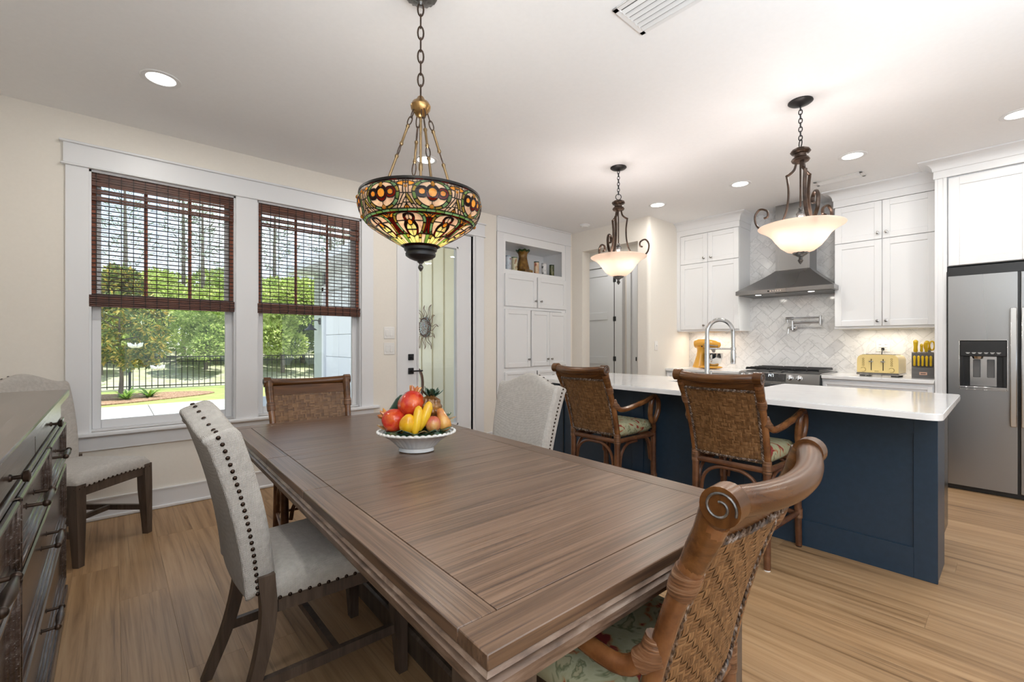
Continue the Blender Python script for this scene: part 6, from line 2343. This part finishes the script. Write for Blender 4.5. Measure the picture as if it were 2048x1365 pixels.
# porch wall seen through the glass door: boards with battens
px_ = 3.42
cw = noisy('porch_paint', [(.3, (.80, .75, .58)), (.7, (.83, .78, .61))], 20, .7, src='World')
pw = E('porch_wall', (px_, 5.8, GZ), kind='structure')
MB().box(px_, px_ + .09, YW + .17, 7.6, GZ, 2.9).ob('board', cw, pw)
for k in range(8):
    y_ = 4.98 + .298 * k
    MB().box(px_ - .018, px_, y_ - .022, y_ + .022, GZ, 2.9, .003).ob('batten', cw, pw)
MB().box(1.95, px_, YW + .17, 7.6, GZ, GZ + .12).ob('porch_floor', conc, kind='structure')
# metal sun
SY_, SZ_ = 5.72, 1.434
su = E('metal_sun', (px_ - .03, SY_, SZ_), 'round metal sun ornament with wavy rays on the porch wall', 'wall ornament', local=True)
zn = noisy('verdigris', [(.35, (.10, .06, .05)), (.5, (.26, .20, .18)), (.65, (.30, .48, .48))], 40, .4, .4, bstr=.3)
cop = mat('copper_wire', (.16, .085, .055), .4, .8)
mm_ = Matrix.Rotation(R(-90), 4, 'Y')
MB(mm_).lathe([(.145, -.01), (.150, .0), (.140, .014), (.118, .012), (.108, .022), (.09, .020), (.06, .018), (.045, .03), (.001, .034)], 40, fn=lambda r, w, i: r * (1 + (.02 * cos(24 * w) if i in (1, 2) else 0))).ob('disc', zn, su)
for k in range(24):
    a = 2 * pi * k / 24
    MB().ball((-.016, .129 * cos(a), .129 * sin(a)), .011, 8, 6).ob('bead', cop, su)
for k in range(12):
    a = 2 * pi * k / 12
    ln = .22 if k % 2 == 0 else .17
    for sg in (-1, 1):
        pts = []
        for i in range(13):
            t = i / 12
            r_ = .145 + ln * t
            off = sg * .038 * (1 - t) ** .9 + .022 * sin(t * 2 * pi)
            pts.append((-.006, r_ * cos(a) - off * sin(a), r_ * sin(a) + off * cos(a)))
        MB().tube(pts, .0042, 5).ob('ray', cop, su)
# porch seat back, and a cactus in a clay pot on a stand
ch_ = E('porch_chair', (3.15, 5.72, GZ + .12), 'dark bentwood porch chair back behind the glass door', 'chair', local=True)
cb = MB().tube(bez([(.0, -.26, .42), (.04, -.27, .66), (.06, -.20, .86), (.07, 0, .94), (.06, .20, .86), (.04, .27, .66), (0, .26, .42)], 6), .020, 8)
cb.ob('back_hoop', M['rattanD'], ch_)
MB().box(-.46, .02, -.25, .25, .39, .43, .01).ob('seat', M['rattanD'], ch_)
for sx_ in (-.42, -.01):
    for sy_ in (-.22, .22): MB().tube([(sx_, sy_, 0), (sx_, sy_, .40)], .018, 8).ob('leg', M['rattanD'], ch_)
st = E('plant_stand', (2.90, 5.55, GZ + .12), 'small dark plant stand on the porch behind the glass door', 'stand', local=True)
MB().lathe([(.17, .60), (.17, .625), (.001, .625)], 20).ob('top', M['rattanD'], st)
for k in range(3): MB().tube([(.13 * cos(2.1 * k), .13 * sin(2.1 * k), .60), (.17 * cos(2.1 * k), .17 * sin(2.1 * k), 0)], .012, 6).ob('leg', M['rattanD'], st)
pt_ = E('potted_cactus', (2.86, 5.62, GZ + .745), 'green cactus in a terracotta pot on the porch stand', 'potted plant', local=True)
MB().lathe([(.048, 0), (.062, .11), (.070, .112), (.072, .14), (.062, .14), (.05, .10), (.001, .10)], 20).ob('pot', mat('terracotta', (.50, .19, .09), .7), pt_)
MB().ball((0, 0, .19), (.055, .045, .085), 14, 10, lambda d: 1 + .06 * cos(9 * math.atan2(d.y, d.x))).ob('cactus', mat('cactus_green', (.05, .14, .045), .6), pt_)
print('part 6 ok')
